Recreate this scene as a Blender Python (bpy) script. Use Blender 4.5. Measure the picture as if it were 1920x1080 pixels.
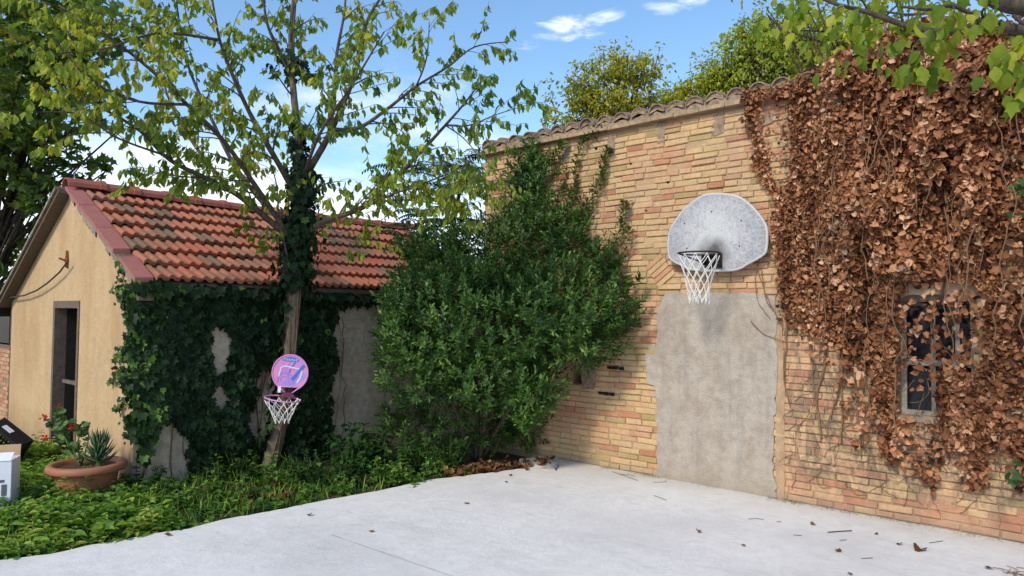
import bpy, math, random
import numpy as np
from mathutils import Vector, Matrix, noise as mnoise

# ------------------------------------------------------------------ camera, sky, sun, exposure
scene = bpy.context.scene
for o in list(bpy.data.objects):
    bpy.data.objects.remove(o)
COL = scene.collection
F_PX, EYE = 1300.0, 1.8
def _n(v):
    v = np.array(v, float)
    return v / np.linalg.norm(v)
_vY = _n((-1484, -33, -F_PX))
_vX = np.array((1140, -58, -F_PX), float)
_vX = _n(_vX - _vX.dot(_vY) * _vY)
_vZ = np.cross(_vX, _vY)
CR = np.stack([_vX, _vY, _vZ])                      # camera -> world rotation
CC = np.array([0, 0, EYE])
VIEW = -CR[:, 2]
cam_d = bpy.data.cameras.new('camera')
cam_d.lens = F_PX / 1920 * 36
cam_d.sensor_width = 36
cam_d.clip_start = 0.05
cam_d.clip_end = 3000
cam = bpy.data.objects.new('camera', cam_d)
COL.objects.link(cam)
m4 = Matrix.Identity(4)
for i in range(3):
    for j in range(3):
        m4[i][j] = CR[i, j]
m4[2][3] = EYE
cam.matrix_world = m4
scene.camera = cam

SUN_DIR = _n((-0.80, -0.10, 0.66))                  # towards the sun
SUN_EL = math.asin(SUN_DIR[2])
SUN_ROT = math.atan2(SUN_DIR[0], SUN_DIR[1])
world = bpy.data.worlds.new('World')
scene.world = world
world.use_nodes = True
wn, wl = world.node_tree.nodes, world.node_tree.links
wn.clear()
w_out = wn.new('ShaderNodeOutputWorld')
w_bg = wn.new('ShaderNodeBackground')
w_bg.inputs['Strength'].default_value = 0.15
w_sky = wn.new('ShaderNodeTexSky')
w_sky.sky_type = 'NISHITA'
w_sky.sun_disc = False
w_sky.sun_elevation = SUN_EL
w_sky.sun_rotation = SUN_ROT
w_sky.air_density = 1.0
w_sky.dust_density = 0.6
w_sky.ozone_density = 1.6
w_tc = wn.new('ShaderNodeTexCoord')

def wmath(op, a, b=None, c=None, clamp=False):
    n = wn.new('ShaderNodeMath'); n.operation = op; n.use_clamp = clamp
    for i, v in enumerate((a, b, c)):
        if v is None: continue
        if isinstance(v, (int, float)): n.inputs[i].default_value = v
        else: wl.new(v, n.inputs[i])
    return n.outputs[0]
def wsmooth(v, a, b):
    n = wn.new('ShaderNodeMapRange'); n.interpolation_type = 'SMOOTHSTEP'
    wl.new(v, n.inputs[0])
    n.inputs[1].default_value = a; n.inputs[2].default_value = b
    n.inputs[3].default_value = 0; n.inputs[4].default_value = 1
    return n.outputs[0]
def wdot(vec):
    n = wn.new('ShaderNodeVectorMath'); n.operation = 'DOT_PRODUCT'
    wl.new(w_tc.outputs['Generated'], n.inputs[0]); n.inputs[1].default_value = tuple(vec)
    return n.outputs['Value']
w_map = wn.new('ShaderNodeMapping'); w_map.inputs['Scale'].default_value = (1.6, 1.6, 5.0)
wl.new(w_tc.outputs['Generated'], w_map.inputs[0])
w_noise = wn.new('ShaderNodeTexNoise'); w_noise.inputs['Scale'].default_value = 2.3
w_noise.inputs['Detail'].default_value = 7; w_noise.inputs['Roughness'].default_value = 0.58
wl.new(w_map.outputs[0], w_noise.inputs['Vector'])
w_nf = w_noise.outputs['Fac']
w_map2 = wn.new('ShaderNodeMapping'); w_map2.inputs['Scale'].default_value = (5.0, 5.0, 15.0)
wl.new(w_tc.outputs['Generated'], w_map2.inputs[0])
w_noise2 = wn.new('ShaderNodeTexNoise'); w_noise2.inputs['Scale'].default_value = 2.6; w_noise2.inputs['Detail'].default_value = 8; w_noise2.inputs['Roughness'].default_value = 0.62; w_noise2.inputs['Distortion'].default_value = 0.6
wl.new(w_map2.outputs[0], w_noise2.inputs['Vector']); w_nf2 = w_noise2.outputs['Fac']
zdir = wdot((0, 0, 1))
# a bank of white cloud low in the sky, with a ragged top
bank = wsmooth(wmath('ADD', zdir, wmath('MULTIPLY', wmath('SUBTRACT', w_nf, 0.5), -0.55)), 0.29, 0.08)
bank = wmath('MULTIPLY', bank, 0.82)
def wisp(px, py, rx, ry, tilt):
    d = _n(CR @ np.array([px - 960, 540 - py, -F_PX]))
    e = _n(np.cross(d, (0, 0, 1))); u = np.cross(e, d)
    t = math.radians(tilt)
    e, u = e * math.cos(t) + u * math.sin(t), u * math.cos(t) - e * math.sin(t)
    a = wmath('DIVIDE', wdot(e), rx); b = wmath('DIVIDE', wdot(u), ry)
    r = wmath('ADD', wmath('MULTIPLY', a, a), wmath('MULTIPLY', b, b))
    r = wmath('ADD', r, wmath('MULTIPLY', wmath('SUBTRACT', w_nf2, 0.5), 6.0))
    front = wsmooth(wdot(d), 0.6, 0.7)
    return wmath('MULTIPLY', wsmooth(r, 1.1, -0.9), front)
w1 = wmath('MULTIPLY', wisp(1075, 55, 0.075, 0.017, 14), 0.8)
w2 = wmath('MULTIPLY', wisp(1270, 4, 0.045, 0.012, 8), 0.6)
mask = wmath('MAXIMUM', bank, wmath('MAXIMUM', w1, w2), clamp=True)
w_mix = wn.new('ShaderNodeMix'); w_mix.data_type = 'RGBA'
wl.new(mask, w_mix.inputs['Factor'])
w_gain = wn.new('ShaderNodeMix'); w_gain.data_type = 'RGBA'; w_gain.blend_type = 'MULTIPLY'
w_gain.inputs['Factor'].default_value = 1.0
w_gain.inputs[7].default_value = (0.83, 0.98, 1.03, 1)
wl.new(w_sky.outputs[0], w_gain.inputs[6])
wl.new(w_gain.outputs[2], w_mix.inputs[6])
w_mix.inputs[7].default_value = (6.6, 6.7, 7.3, 1)
wl.new(w_mix.outputs[2], w_bg.inputs['Color'])
wl.new(w_bg.outputs[0], w_out.inputs[0])

sun_d = bpy.data.lights.new('sun', 'SUN')
sun_d.energy = 2.2
sun_d.angle = math.radians(10)
sun_d.color = (1.0, 0.88, 0.74)
sun = bpy.data.objects.new('sun', sun_d)
COL.objects.link(sun)
sun.rotation_euler = Vector(SUN_DIR).to_track_quat('Z', 'Y').to_euler()
sun.location = (-6, 2, 9)
vs = scene.view_settings
vs.view_transform = 'Standard'; vs.look = 'None'; vs.gamma = 1.0; vs.exposure = 0.6
vs.use_curve_mapping = False
scene.cycles.max_bounces = 8
scene.cycles.diffuse_bounces = 5
scene.cycles.transmission_bounces = 4

# ------------------------------------------------------------------ geometry helpers
RNG = np.random.default_rng(11)
random.seed(5)
def ray(px, py): return CR @ np.array([px - 960, 540 - py, -F_PX])
def on_x(px, py, X): d = ray(px, py); return CC + d * (X / d[0])
def on_y(px, py, Y): d = ray(px, py); return CC + d * (Y / d[1])
def on_z(px, py, z=0.0): d = ray(px, py); return CC + d * ((z - EYE) / d[2])
def at(px, py, D): return CC + ray(px, py) * (D / F_PX)
def proj(P):
    c = (np.asarray(P, float) - CC) @ CR
    return 960 - F_PX * c[..., 0] / c[..., 2], 540 + F_PX * c[..., 1] / c[..., 2], -c[..., 2]
def inside(poly, a, b):
    """points (a, b) inside a polygon given as an n x 2 array"""
    poly = np.asarray(poly, float); r = np.zeros(len(a), bool)
    x0, y0 = poly[-1]
    for x1, y1 in poly:
        c = ((y0 > b) != (y1 > b))
        with np.errstate(divide='ignore', invalid='ignore'):
            xi = (x1 - x0) * (b - y0) / (y1 - y0 + 1e-12) + x0
        r ^= c & (a < xi)
        x0, y0 = x1, y1
    return r

ORIG = {}
def put(o, parent=None, loc=(0, 0, 0)):
    """link o; loc is its world position; unrotated parents only"""
    loc = np.array(loc, float); COL.objects.link(o)
    if parent is not None:
        o.parent = parent; o.location = loc - ORIG[parent.name]
    else:
        o.location = loc
    ORIG[o.name] = loc
    return o
def tag(o, label=None, cat=None, group=None, kind=None):
    if label: o['label'] = label
    if cat: o['category'] = cat
    if group: o['group'] = group
    if kind: o['kind'] = kind
    return o
def thing(name, loc, label, cat, group=None):
    return tag(put(bpy.data.objects.new(name, None), None, loc), label, cat, group)

class MB:
    """collects verts and faces in world space"""
    def __init__(s): s.v = []; s.f = []; s.r = []
    def add(s, v, f, rnd=0.5):
        b = len(s.v); s.v.extend([tuple(map(float, p)) for p in v]); s.f.extend([tuple(i + b for i in q) for q in f])
        s.r.extend([rnd] * len(v)); return s
    def box(s, a, b, rnd=0.5):
        (x0, y0, z0), (x1, y1, z1) = a, b
        v = [(x0, y0, z0), (x1, y0, z0), (x1, y1, z0), (x0, y1, z0), (x0, y0, z1), (x1, y0, z1), (x1, y1, z1), (x0, y1, z1)]
        return s.add(v, [(0, 3, 2, 1), (4, 5, 6, 7), (0, 1, 5, 4), (1, 2, 6, 5), (2, 3, 7, 6), (3, 0, 4, 7)], rnd)
    def obox(s, c, ax, ay, az, rnd=0.5):
        """box about c with half axes ax, ay, az"""
        c, ax, ay, az = (np.array(q, float) for q in (c, ax, ay, az))
        v = [c + i * ax + j * ay + k * az for k in (-1, 1) for i, j in ((-1, -1), (1, -1), (1, 1), (-1, 1))]
        return s.add(v, [(0, 3, 2, 1), (4, 5, 6, 7), (0, 1, 5, 4), (1, 2, 6, 5), (2, 3, 7, 6), (3, 0, 4, 7)], rnd)
    def tube(s, pts, rad, seg=8, rnd=0.5, cap=True, jit=0.0):
        pts = [np.array(p, float) for p in pts]; n = len(pts)
        if not hasattr(rad, '__len__'): rad = [rad] * n
        up = np.array([0.13, 0.29, 0.95]); v = []; f = []
        a = None
        for i in range(n):
            t = pts[min(i + 1, n - 1)] - pts[max(i - 1, 0)]; t = t / (np.linalg.norm(t) + 1e-9)
            if a is None:
                a = np.cross(t, up); 
                if np.linalg.norm(a) < .1: a = np.cross(t, (1, 0, 0))
            a = a - t * a.dot(t); a = a / np.linalg.norm(a); b = np.cross(t, a)
            for k in range(seg):
                w = 2 * math.pi * k / seg; r = rad[i] * (1 + (random.uniform(-jit, jit) if jit else 0))
                v.append(pts[i] + (a * math.cos(w) + b * math.sin(w)) * r)
        for i in range(n - 1):
            for k in range(seg):
                f.append((i * seg + k, i * seg + (k + 1) % seg, (i + 1) * seg + (k + 1) % seg, (i + 1) * seg + k))
        if cap:
            f.append(tuple(reversed(range(seg)))); f.append(tuple((n - 1) * seg + k for k in range(seg)))
        return s.add(v, f, rnd)
    def lathe(s, prof, c=(0, 0, 0), seg=32, rnd=0.5, tilt=None):
        v = []; f = []; n = len(prof)
        for r, z in prof:
            for k in range(seg):
                w = 2 * math.pi * k / seg; v.append((c[0] + r * math.cos(w), c[1] + r * math.sin(w), c[2] + z))
        for i in range(n - 1):
            for k in range(seg):
                f.append((i * seg + k, i * seg + (k + 1) % seg, (i + 1) * seg + (k + 1) % seg, (i + 1) * seg + k))
        return s.add(v, f, rnd)
    def prism(s, poly, off, rnd=0.5):
        """polygon (list of 3d points) extruded by off"""
        n = len(poly); p = [np.array(q, float) for q in poly]; off = np.array(off, float)
        v = p + [q + off for q in p]
        f = [tuple(range(n)), tuple(reversed(range(n, 2 * n)))] + [(i, i + n, (i + 1) % n + n, (i + 1) % n) for i in range(n)]
        return s.add(v, f, rnd)
    def mesh(s, name, mat, origin=(0, 0, 0), smooth=False, recalc=True):
        me = bpy.data.meshes.new(name)
        ox = np.array(origin, float)
        me.from_pydata([tuple(np.array(p) - ox) for p in s.v], [], s.f)
        at_ = me.attributes.new('rnd', 'FLOAT', 'POINT'); at_.data.foreach_set('value', s.r)
        if recalc:
            import bmesh
            bm = bmesh.new(); bm.from_mesh(me); bmesh.ops.recalc_face_normals(bm, faces=bm.faces); bm.to_mesh(me); bm.free()
        me.materials.append(mat)
        if smooth: me.polygons.foreach_set('use_smooth', [True] * len(me.polygons))
        me.update()
        return me
    def build(s, name, mat, parent=None, loc=None, smooth=False, recalc=True):
        if loc is None: loc = ORIG[parent.name] if parent is not None else (0, 0, 0)
        return put(bpy.data.objects.new(name, s.mesh(name, mat, loc, smooth, recalc)), parent, loc)

def mesh_np(name, V, T, rnd, mat, smooth=False):
    me = bpy.data.meshes.new(name)
    V = np.ascontiguousarray(V, np.float32); T = np.ascontiguousarray(T, np.int32)
    me.vertices.add(len(V)); me.vertices.foreach_set('co', V.ravel())
    me.loops.add(T.size); me.loops.foreach_set('vertex_index', T.ravel())
    me.polygons.add(len(T)); me.polygons.foreach_set('loop_start', np.arange(0, T.size, 3, dtype=np.int32))
    a = me.attributes.new('rnd', 'FLOAT', 'POINT'); a.data.foreach_set('value', np.ascontiguousarray(rnd, np.float32))
    me.materials.append(mat)
    if smooth: me.polygons.foreach_set('use_smooth', np.ones(len(T), bool))
    me.update(calc_edges=True)
    return me

def basis(d, nrm):
    """leaf frames: y along d, z near nrm; (m,3) arrays -> (m,3,3) with columns x,y,z"""
    d = d / (np.linalg.norm(d, axis=1, keepdims=True) + 1e-9)
    x = np.cross(d, nrm); x /= (np.linalg.norm(x, axis=1, keepdims=True) + 1e-9)
    z = np.cross(x, d)
    return np.stack([x, d, z], axis=2)

def scatter(tm, pos, B, sc, rnd, tid=None):
    """merged arrays of all leaf copies"""
    m = len(pos)
    if tid is None: tid = RNG.integers(0, len(tm), m)
    Vs, Ts, Rs, base = [], [], [], 0
    for t, (V, T) in enumerate(tm):
        ix = np.nonzero(tid == t)[0]
        if not len(ix): continue
        W = np.einsum('nj,mij->mni', V, B[ix]) * sc[ix, None, None] + pos[ix, None, :]
        Vs.append(W.reshape(-1, 3)); n = len(V)
        Ts.append((T[None] + (np.arange(len(ix)) * n)[:, None, None]).reshape(-1, 3) + base)
        Rs.append(np.repeat(rnd[ix], n)); base += len(ix) * n
    return np.concatenate(Vs), np.concatenate(Ts), np.concatenate(Rs)

def leafage(root, tm, pos, d, nrm, sc, rnd, mat, singles=300, smooth=False, bulk='foliage', prefer=None, one='leaf'):
    """the largest SINGLES leaves in view as parts of ROOT, all others joined in one part"""
    pos = np.asarray(pos, float); B = basis(np.asarray(d, float), np.asarray(nrm, float)); sc = np.asarray(sc, float); rnd = np.asarray(rnd, float)
    tid = RNG.integers(0, len(tm), len(pos)); ch = np.zeros(len(pos), bool)
    if singles:
        px, py, D = proj(pos)
        s = sc / np.maximum(D, .5) * (1 if prefer is None else prefer)
        s = np.where((px > 5) & (px < 1915) & (py > 5) & (py < 1075) & (D > .5), s, -1)
        ix = np.argsort(-s)[:singles]; ix = ix[s[ix] > 0]; ch[ix] = True
        NB = 6; pool = {}
        for i in ix:
            k = (int(tid[i]), min(NB - 1, int(rnd[i] * NB)))
            if k not in pool:
                V, T = tm[k[0]]
                pool[k] = mesh_np(one, V, T, np.full(len(V), (k[1] + .5) / NB), mat, smooth)
            o = bpy.data.objects.new(one, pool[k])
            M = Matrix([list(B[i][0]) + [0], list(B[i][1]) + [0], list(B[i][2]) + [0], [0, 0, 0, 1]])
            put(o, root, pos[i])
            o.rotation_euler = M.to_euler(); o.scale = (sc[i],) * 3
    r = ~ch
    if r.any():
        V, T, R = scatter(tm, pos[r], B[r], sc[r], rnd[r], tid[r])
        O = ORIG[root.name] if root is not None else np.zeros(3)
        me = mesh_np(bulk, V - O, T, R, mat, smooth)
        o = put(bpy.data.objects.new(bulk, me), root, O)
        o['kind'] = 'stuff'
        return o

def unit(m, flat=1.0):
    v = RNG.normal(size=(m, 3)); v[:, 2] *= flat
    return v / np.linalg.norm(v, axis=1, keepdims=True)

# ------------------------------------------------------------------ leaf shapes (stem at the origin, tip along +y)
def tri(V, T): return np.array(V, float), np.array(T, int)
def oval(w, fold=.12, droop=.12, base=.30):
    V = [(0, 0, 0), (-w * .8, base, fold), (0, base, 0), (w * .8, base, fold), (-w, .55, fold), (0, .58, -droop * .25), (w, .55, fold), (-w * .5, .82, fold * .3), (w * .5, .82, fold * .3), (0, 1.0, -droop)]
    T = [(0, 2, 1), (0, 3, 2), (1, 2, 5), (1, 5, 4), (2, 3, 6), (2, 6, 5), (4, 5, 7), (5, 6, 8), (5, 9, 7), (5, 8, 9)]
    return tri(V, T)
def slim(w, fold=.1, droop=.1):
    V = [(0, 0, 0), (-w, .6, fold), (0, .55, 0), (w, .6, fold), (0, 1, -droop)]
    return tri(V, [(0, 2, 1), (0, 3, 2), (1, 2, 4), (2, 3, 4)])
def lobed(rim, cz=0.0, zz=None):
    V = [(0, .33, cz)] + [(x, y, (zz[i] if zz is not None else 0)) for i, (x, y) in enumerate(rim)]
    n = len(rim)
    return tri(V, [(0, 1 + (i + 1) % n, 1 + i) for i in range(n)])
IVY_RIM = [(0, 0), (.18, -.12), (.52, .0), (.40, .26), (.56, .56), (.22, .58), (0, 1.0), (-.22, .58), (-.56, .56), (-.40, .26), (-.52, .0), (-.18, -.12)]
PLANE_RIM = [(0, .02), (.30, -.10), (.62, -.02), (.42, .22), (.78, .52), (.40, .50), (.30, .66), (.16, .64), (0, 1.05), (-.16, .64), (-.30, .66), (-.40, .50), (-.78, .52), (-.42, .22), (-.62, -.02), (-.30, -.10)]
LOBE_RIM = [(0, 0), (.16, -.02), (.36, .12), (.34, .36), (.46, .58), (.22, .60), (.17, .74), (0, 1.05), (-.17, .74), (-.24, .60), (-.46, .60), (-.33, .36), (-.35, .12), (-.15, -.02)]
def bent(rim, seed, amp, cup=.0):
    r = np.random.default_rng(seed)
    zz = [cup * (x * x) * 2 - .1 * y * y + r.normal() * amp for x, y in rim]
    return lobed(rim, -.02 + r.normal() * amp * .4, zz)
def crumpled(seed):
    """a curled dry leaf"""
    r = np.random.default_rng(seed)
    rim = [(0, 0), (.25, -.05), (.48, .12), (.50, .42), (.30, .70), (0, 1.0), (-.3, .72), (-.5, .45), (-.46, .15), (-.24, -.05)]
    c = r.uniform(.8, 2.0) * r.choice([-1, 1, 1]); k = r.uniform(.3, 1.2) * r.choice([-1, 1])
    V = []
    for x, y in [(0, .45)] + rim:
        x += r.normal() * .05; y += r.normal() * .05
        V.append((x * (1 - .25 * abs(c) * abs(x)), y, c * x * x * 1.3 + k * (y - .5) ** 2 * 1.1 + r.normal() * .10))
    n = len(rim)
    return tri(V, [(0, 1 + (i + 1) % n, 1 + i) for i in range(n)])
L_OVAL = [oval(.25), oval(.22, .16, .2), oval(.27, .07, .05), oval(.20, .2, .12)]
L_BROAD = [oval(.36, .1, .2), oval(.33, .16, .25), oval(.38, .05, .15)]
L_SLIM = [slim(.20), slim(.17, .14, .15), slim(.22, .07, .05)]
L_IVY = [bent(IVY_RIM, i, .045, .12) for i in range(5)]
L_PLANE = [bent(PLANE_RIM, i + 20, .07, -.15) for i in range(5)]
L_LOBE = [bent(LOBE_RIM, i + 40, .05, -.2) for i in range(4)]
L_DRY = [crumpled(i + 60) for i in range(10)]

# ------------------------------------------------------------------ materials
class NT:
    def __init__(s, name):
        s.m = bpy.data.materials.new(name); s.m.use_nodes = True
        s.n = s.m.node_tree.nodes; s.l = s.m.node_tree.links; s.n.clear()
        s.out = s.n.new('ShaderNodeOutputMaterial'); s.b = s.n.new('ShaderNodeBsdfPrincipled')
        s.l.new(s.b.outputs[0], s.out.inputs[0]); s.b.inputs['Roughness'].default_value = .85
        s.b.inputs['Specular IOR Level'].default_value = .25
        s.geo = None
    def coord(s):
        n = s.n.new('ShaderNodeNewGeometry'); return n.outputs['Position']
    def obj(s): return s.n.new('ShaderNodeTexCoord').outputs['Object']
    def mapped(s, vec, scale, loc=(0, 0, 0)):
        n = s.n.new('ShaderNodeMapping'); s.l.new(vec, n.inputs[0]); n.inputs['Scale'].default_value = scale; n.inputs['Location'].default_value = loc
        return n.outputs[0]
    def noise(s, vec, scale, detail=5, rough=.55, dist=0.0):
        n = s.n.new('ShaderNodeTexNoise'); s.l.new(vec, n.inputs['Vector']); n.inputs['Scale'].default_value = scale
        n.inputs['Detail'].default_value = detail; n.inputs['Roughness'].default_value = rough; n.inputs['Distortion'].default_value = dist
        return n.outputs['Fac']
    def voro(s, vec, scale, feature='F1'):
        n = s.n.new('ShaderNodeTexVoronoi'); n.feature = feature; s.l.new(vec, n.inputs['Vector']); n.inputs['Scale'].default_value = scale
        return n.outputs['Distance']
    def ramp(s, fac, stops, interp='LINEAR'):
        n = s.n.new('ShaderNodeValToRGB'); s.l.new(fac, n.inputs[0]); e = n.color_ramp.elements; n.color_ramp.interpolation = interp
        while len(e) < len(stops): e.new(.5)
        for k, (p, c) in enumerate(stops):
            e[k].position = p; e[k].color = (c, c, c, 1) if isinstance(c, (int, float)) else (*c, 1)
        return n.outputs[0]
    def rnd(s):
        n = s.n.new('ShaderNodeAttribute'); n.attribute_name = 'rnd'; return n.outputs['Fac']
    def math(s, op, a, b=0.0, clamp=False):
        n = s.n.new('ShaderNodeMath'); n.operation = op; n.use_clamp = clamp
        for i, v in enumerate((a, b)):
            if isinstance(v, (int, float)): n.inputs[i].default_value = v
            else: s.l.new(v, n.inputs[i])
        return n.outputs[0]
    def mix(s, fac, a, b, mode='MIX'):
        n = s.n.new('ShaderNodeMix'); n.data_type = 'RGBA'; n.blend_type = mode
        for i, v in ((0, fac), (6, a), (7, b)):
            if isinstance(v, (int, float)): n.inputs[i].default_value = v if i == 0 else (v, v, v, 1)
            elif isinstance(v, tuple): n.inputs[i].default_value = (*v, 1)
            else: s.l.new(v, n.inputs[i])
        return n.outputs[2]
    def sep(s, vec):
        n = s.n.new('ShaderNodeSeparateXYZ'); s.l.new(vec, n.inputs[0]); return n.outputs
    def color(s, c):
        if isinstance(c, tuple): s.b.inputs['Base Color'].default_value = (*c, 1)
        else: s.l.new(c, s.b.inputs['Base Color'])
        return s
    def rough(s, v):
        if isinstance(v, (int, float)): s.b.inputs['Roughness'].default_value = v
        else: s.l.new(v, s.b.inputs['Roughness'])
        return s
    def bump(s, h, dist=.01, strength=1.0):
        n = s.n.new('ShaderNodeBump'); s.l.new(h, n.inputs['Height']); n.inputs['Distance'].default_value = dist; n.inputs['Strength'].default_value = strength
        s.l.new(n.outputs[0], s.b.inputs['Normal']); return s
    def leafy(s, col, trans, amount):
        """adds light shining through a leaf"""
        t = s.n.new('ShaderNodeBsdfTranslucent'); mx = s.n.new('ShaderNodeMixShader'); mx.inputs[0].default_value = amount
        if isinstance(trans, tuple): t.inputs[0].default_value = (*trans, 1)
        else: s.l.new(trans, t.inputs[0])
        s.l.new(s.b.outputs[0], mx.inputs[1]); s.l.new(t.outputs[0], mx.inputs[2]); s.l.new(mx.outputs[0], s.out.inputs[0])
        return s

def leaf_mat(name, stops, trans=.35, rough=.5, spec=.3, tgain=(1.5, 1.5, .6)):
    t = NT(name); c = t.ramp(t.rnd(), stops)
    big = t.noise(t.coord(), 9.0, 3)
    c = t.mix(1.0, c, t.ramp(big, [(.3, .75), (.7, 1.2)]), 'MULTIPLY')
    t.color(c).rough(rough); t.b.inputs['Specular IOR Level'].default_value = spec
    if trans: t.leafy(c, t.mix(1.0, c, tgain, 'MULTIPLY'), trans)
    return t.m
M = {}
M['leaf_tree'] = leaf_mat('young_tree_leaf', [(0, (.06, .14, .018)), (.35, (.15, .24, .025)), (.7, (.30, .36, .045)), (.93, (.46, .45, .05)), (1, (.56, .46, .06))], .5, .5, .3, (1.6, 1.5, .5))
M['leaf_branch'] = leaf_mat('branch_leaf', [(0, (.07, .14, .014)), (.5, (.19, .27, .025)), (1, (.42, .42, .04))], .5, .5, .3, (1.5, 1.5, .5))
M['leaf_plane'] = leaf_mat('dark_tree_leaf', [(0, (.04, .09, .022)), (.5, (.10, .17, .03)), (.8, (.22, .26, .035)), (1, (.38, .33, .04))], .5, .5)
M['leaf_ivy'] = leaf_mat('ivy_leaf', [(0, (.007, .018, .007)), (.6, (.013, .034, .010)), (.86, (.035, .08, .018)), (1, (.14, .26, .03))], .15, .55, .18)
M['leaf_bush'] = leaf_mat('evergreen_leaf', [(0, (.022, .060, .014)), (.5, (.052, .120, .022)), (.8, (.105, .20, .034)), (1, (.18, .29, .05))], .2, .42, .4)
M['leaf_weed'] = leaf_mat('weed_leaf', [(0, (.028, .085, .014)), (.45, (.095, .21, .026)), (.85, (.24, .37, .05)), (1, (.36, .40, .08))], .3, .5, .3)
M['leaf_dark_weed'] = leaf_mat('shrub_leaf', [(0, (.018, .055, .014)), (.7, (.035, .095, .018)), (1, (.08, .17, .025))], .25, .5, .3)
M['leaf_pinnate'] = leaf_mat('pinnate_leaf', [(0, (.012, .035, .014)), (1, (.04, .085, .02))], .25, .5)
M['leaf_gold'] = leaf_mat('golden_leaf', [(0, (.16, .20, .025)), (.4, (.34, .35, .035)), (.75, (.52, .42, .04)), (1, (.48, .25, .04))], .35, .6)
M['leaf_lime'] = leaf_mat('lime_leaf', [(0, (.13, .20, .02)), (.5, (.32, .38, .03)), (1, (.52, .50, .04))], .35, .6)
M['leaf_geranium'] = leaf_mat('geranium_leaf', [(0, (.04, .10, .03)), (1, (.12, .20, .05))], .25, .6)
M['petal'] = leaf_mat('red_petal', [(0, (.55, .01, .01)), (1, (.75, .03, .02))], .3, .6, .2, (1.2, .5, .5))
M['aloe'] = leaf_mat('aloe_leaf', [(0, (.02, .055, .02)), (1, (.05, .10, .035))], 0, .45, .4)
M['leaf_dry'] = leaf_mat('dry_leaf', [(0, (.035, .013, .008)), (.22, (.13, .048, .021)), (.50, (.30, .122, .052)), (.76, (.48, .24, .115)), (.92, (.66, .40, .25)), (1, (.34, .25, .18))], .15, .7, .25, (1.2, .9, .6))
M['litter'] = leaf_mat('fallen_leaf', [(0, (.05, .02, .01)), (.6, (.17, .07, .028)), (1, (.38, .20, .09))], .1, .8, .2, (1.1, .9, .6))

def bark(name, c0, c1, c2, sc=14):
    t = NT(name); p = t.mapped(t.coord(), (1, 1, .22))
    n = t.noise(p, sc * 2.2, 6, .65, .4); n2 = t.noise(t.coord(), 3.0, 3)
    t.color(t.mix(n2, t.ramp(n, [(.3, c0), (.7, c1)]), t.ramp(n, [(.3, c0), (.75, c2)]))).rough(.9).bump(n, .012)
    return t.m
M['bark'] = bark('bark', (.035, .028, .022), (.12, .095, .072), (.17, .125, .085))
M['bark_light'] = bark('light_bark', (.07, .052, .036), (.22, .165, .115), (.27, .23, .17))
M['bark_dark'] = bark('dark_bark', (.03, .025, .02), (.10, .08, .06), (.13, .10, .07))
M['vine'] = bark('vine_stem', (.10, .055, .03), (.28, .16, .09), (.34, .22, .13), 30)

def stucco():
    t = NT('ochre_stucco'); p = t.coord()
    a = t.noise(t.mapped(p, (1, 1, .35)), 1.6, 6, .6, .3); b = t.noise(p, 9, 6, .65); g = t.noise(p, 120, 3)
    c = t.ramp(a, [(.3, (.41, .265, .135)), (.5, (.51, .35, .185)), (.75, (.55, .40, .23))])
    c = t.mix(t.math('MULTIPLY', t.ramp(b, [(.45, 0.0), (.75, 1.0)]), .35), c, (.36, .27, .17))
    z = t.sep(p)[2]
    low = t.math('MULTIPLY', t.ramp(t.math('ADD', z, t.math('MULTIPLY', a, .5)), [(.15, 1.0), (.75, 0.0)]), .8)
    c = t.mix(low, c, (.33, .20, .11))
    dr = t.noise(t.mapped(p, (1, 2.6, .8)), 1.5, 7, .7, .5); c = t.mix(t.ramp(dr, [(.50, 0.0), (.70, .42)]), c, (.35, .26, .16))
    t.color(c).rough(.95).bump(t.math('ADD', g, t.math('MULTIPLY', b, 3.0)), .006)
    return t.m
M['stucco'] = stucco()
def grime_plaster():
    t = NT('stained_plaster'); p = t.coord()
    a = t.noise(t.mapped(p, (1, 1, .6)), 2.4, 7, .65, .5); b = t.noise(p, 16, 6, .7); g = t.noise(p, 90, 3)
    c = t.ramp(a, [(.3, (.32, .25, .18)), (.5, (.56, .45, .33)), (.7, (.64, .53, .40))])
    c = t.mix(t.ramp(b, [(.4, 0.0), (.62, .55)]), c, (.26, .21, .16))
    t.color(c).rough(.95).bump(t.math('ADD', b, t.math('MULTIPLY', g, .4)), .012)
    return t.m
M['grime'] = grime_plaster()
def patch_plaster():
    t = NT('grey_render'); p = t.coord()
    a = t.noise(p, 1.7, 6, .6, .3); b = t.noise(p, 7, 9, .75, .2); g = t.noise(t.mapped(p, (1, 1, 1.6)), 45, 5, .75, .3)
    c = t.ramp(a, [(.3, (.40, .335, .265)), (.5, (.48, .42, .35)), (.7, (.52, .465, .40))])
    c = t.mix(t.ramp(b, [(.42, 0.0), (.66, .7)]), c, (.30, .235, .18))
    st = t.noise(t.mapped(p, (1, 5, .5)), 2.2, 5, .6)
    c = t.mix(t.ramp(st, [(.5, 0.0), (.75, .45)]), c, (.25, .225, .205))
    z = t.sep(p)[2]
    low = t.ramp(t.math('ADD', z, t.math('MULTIPLY', b, .25)), [(.08, .55), (.42, 0.0)])
    c = t.mix(low, c, (.33, .26, .18))
    t.color(c).rough(.95).bump(t.math('ADD', t.math('MULTIPLY', b, 2.0), g), .015, 1.0)
    return t.m
M['render'] = patch_plaster()
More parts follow.
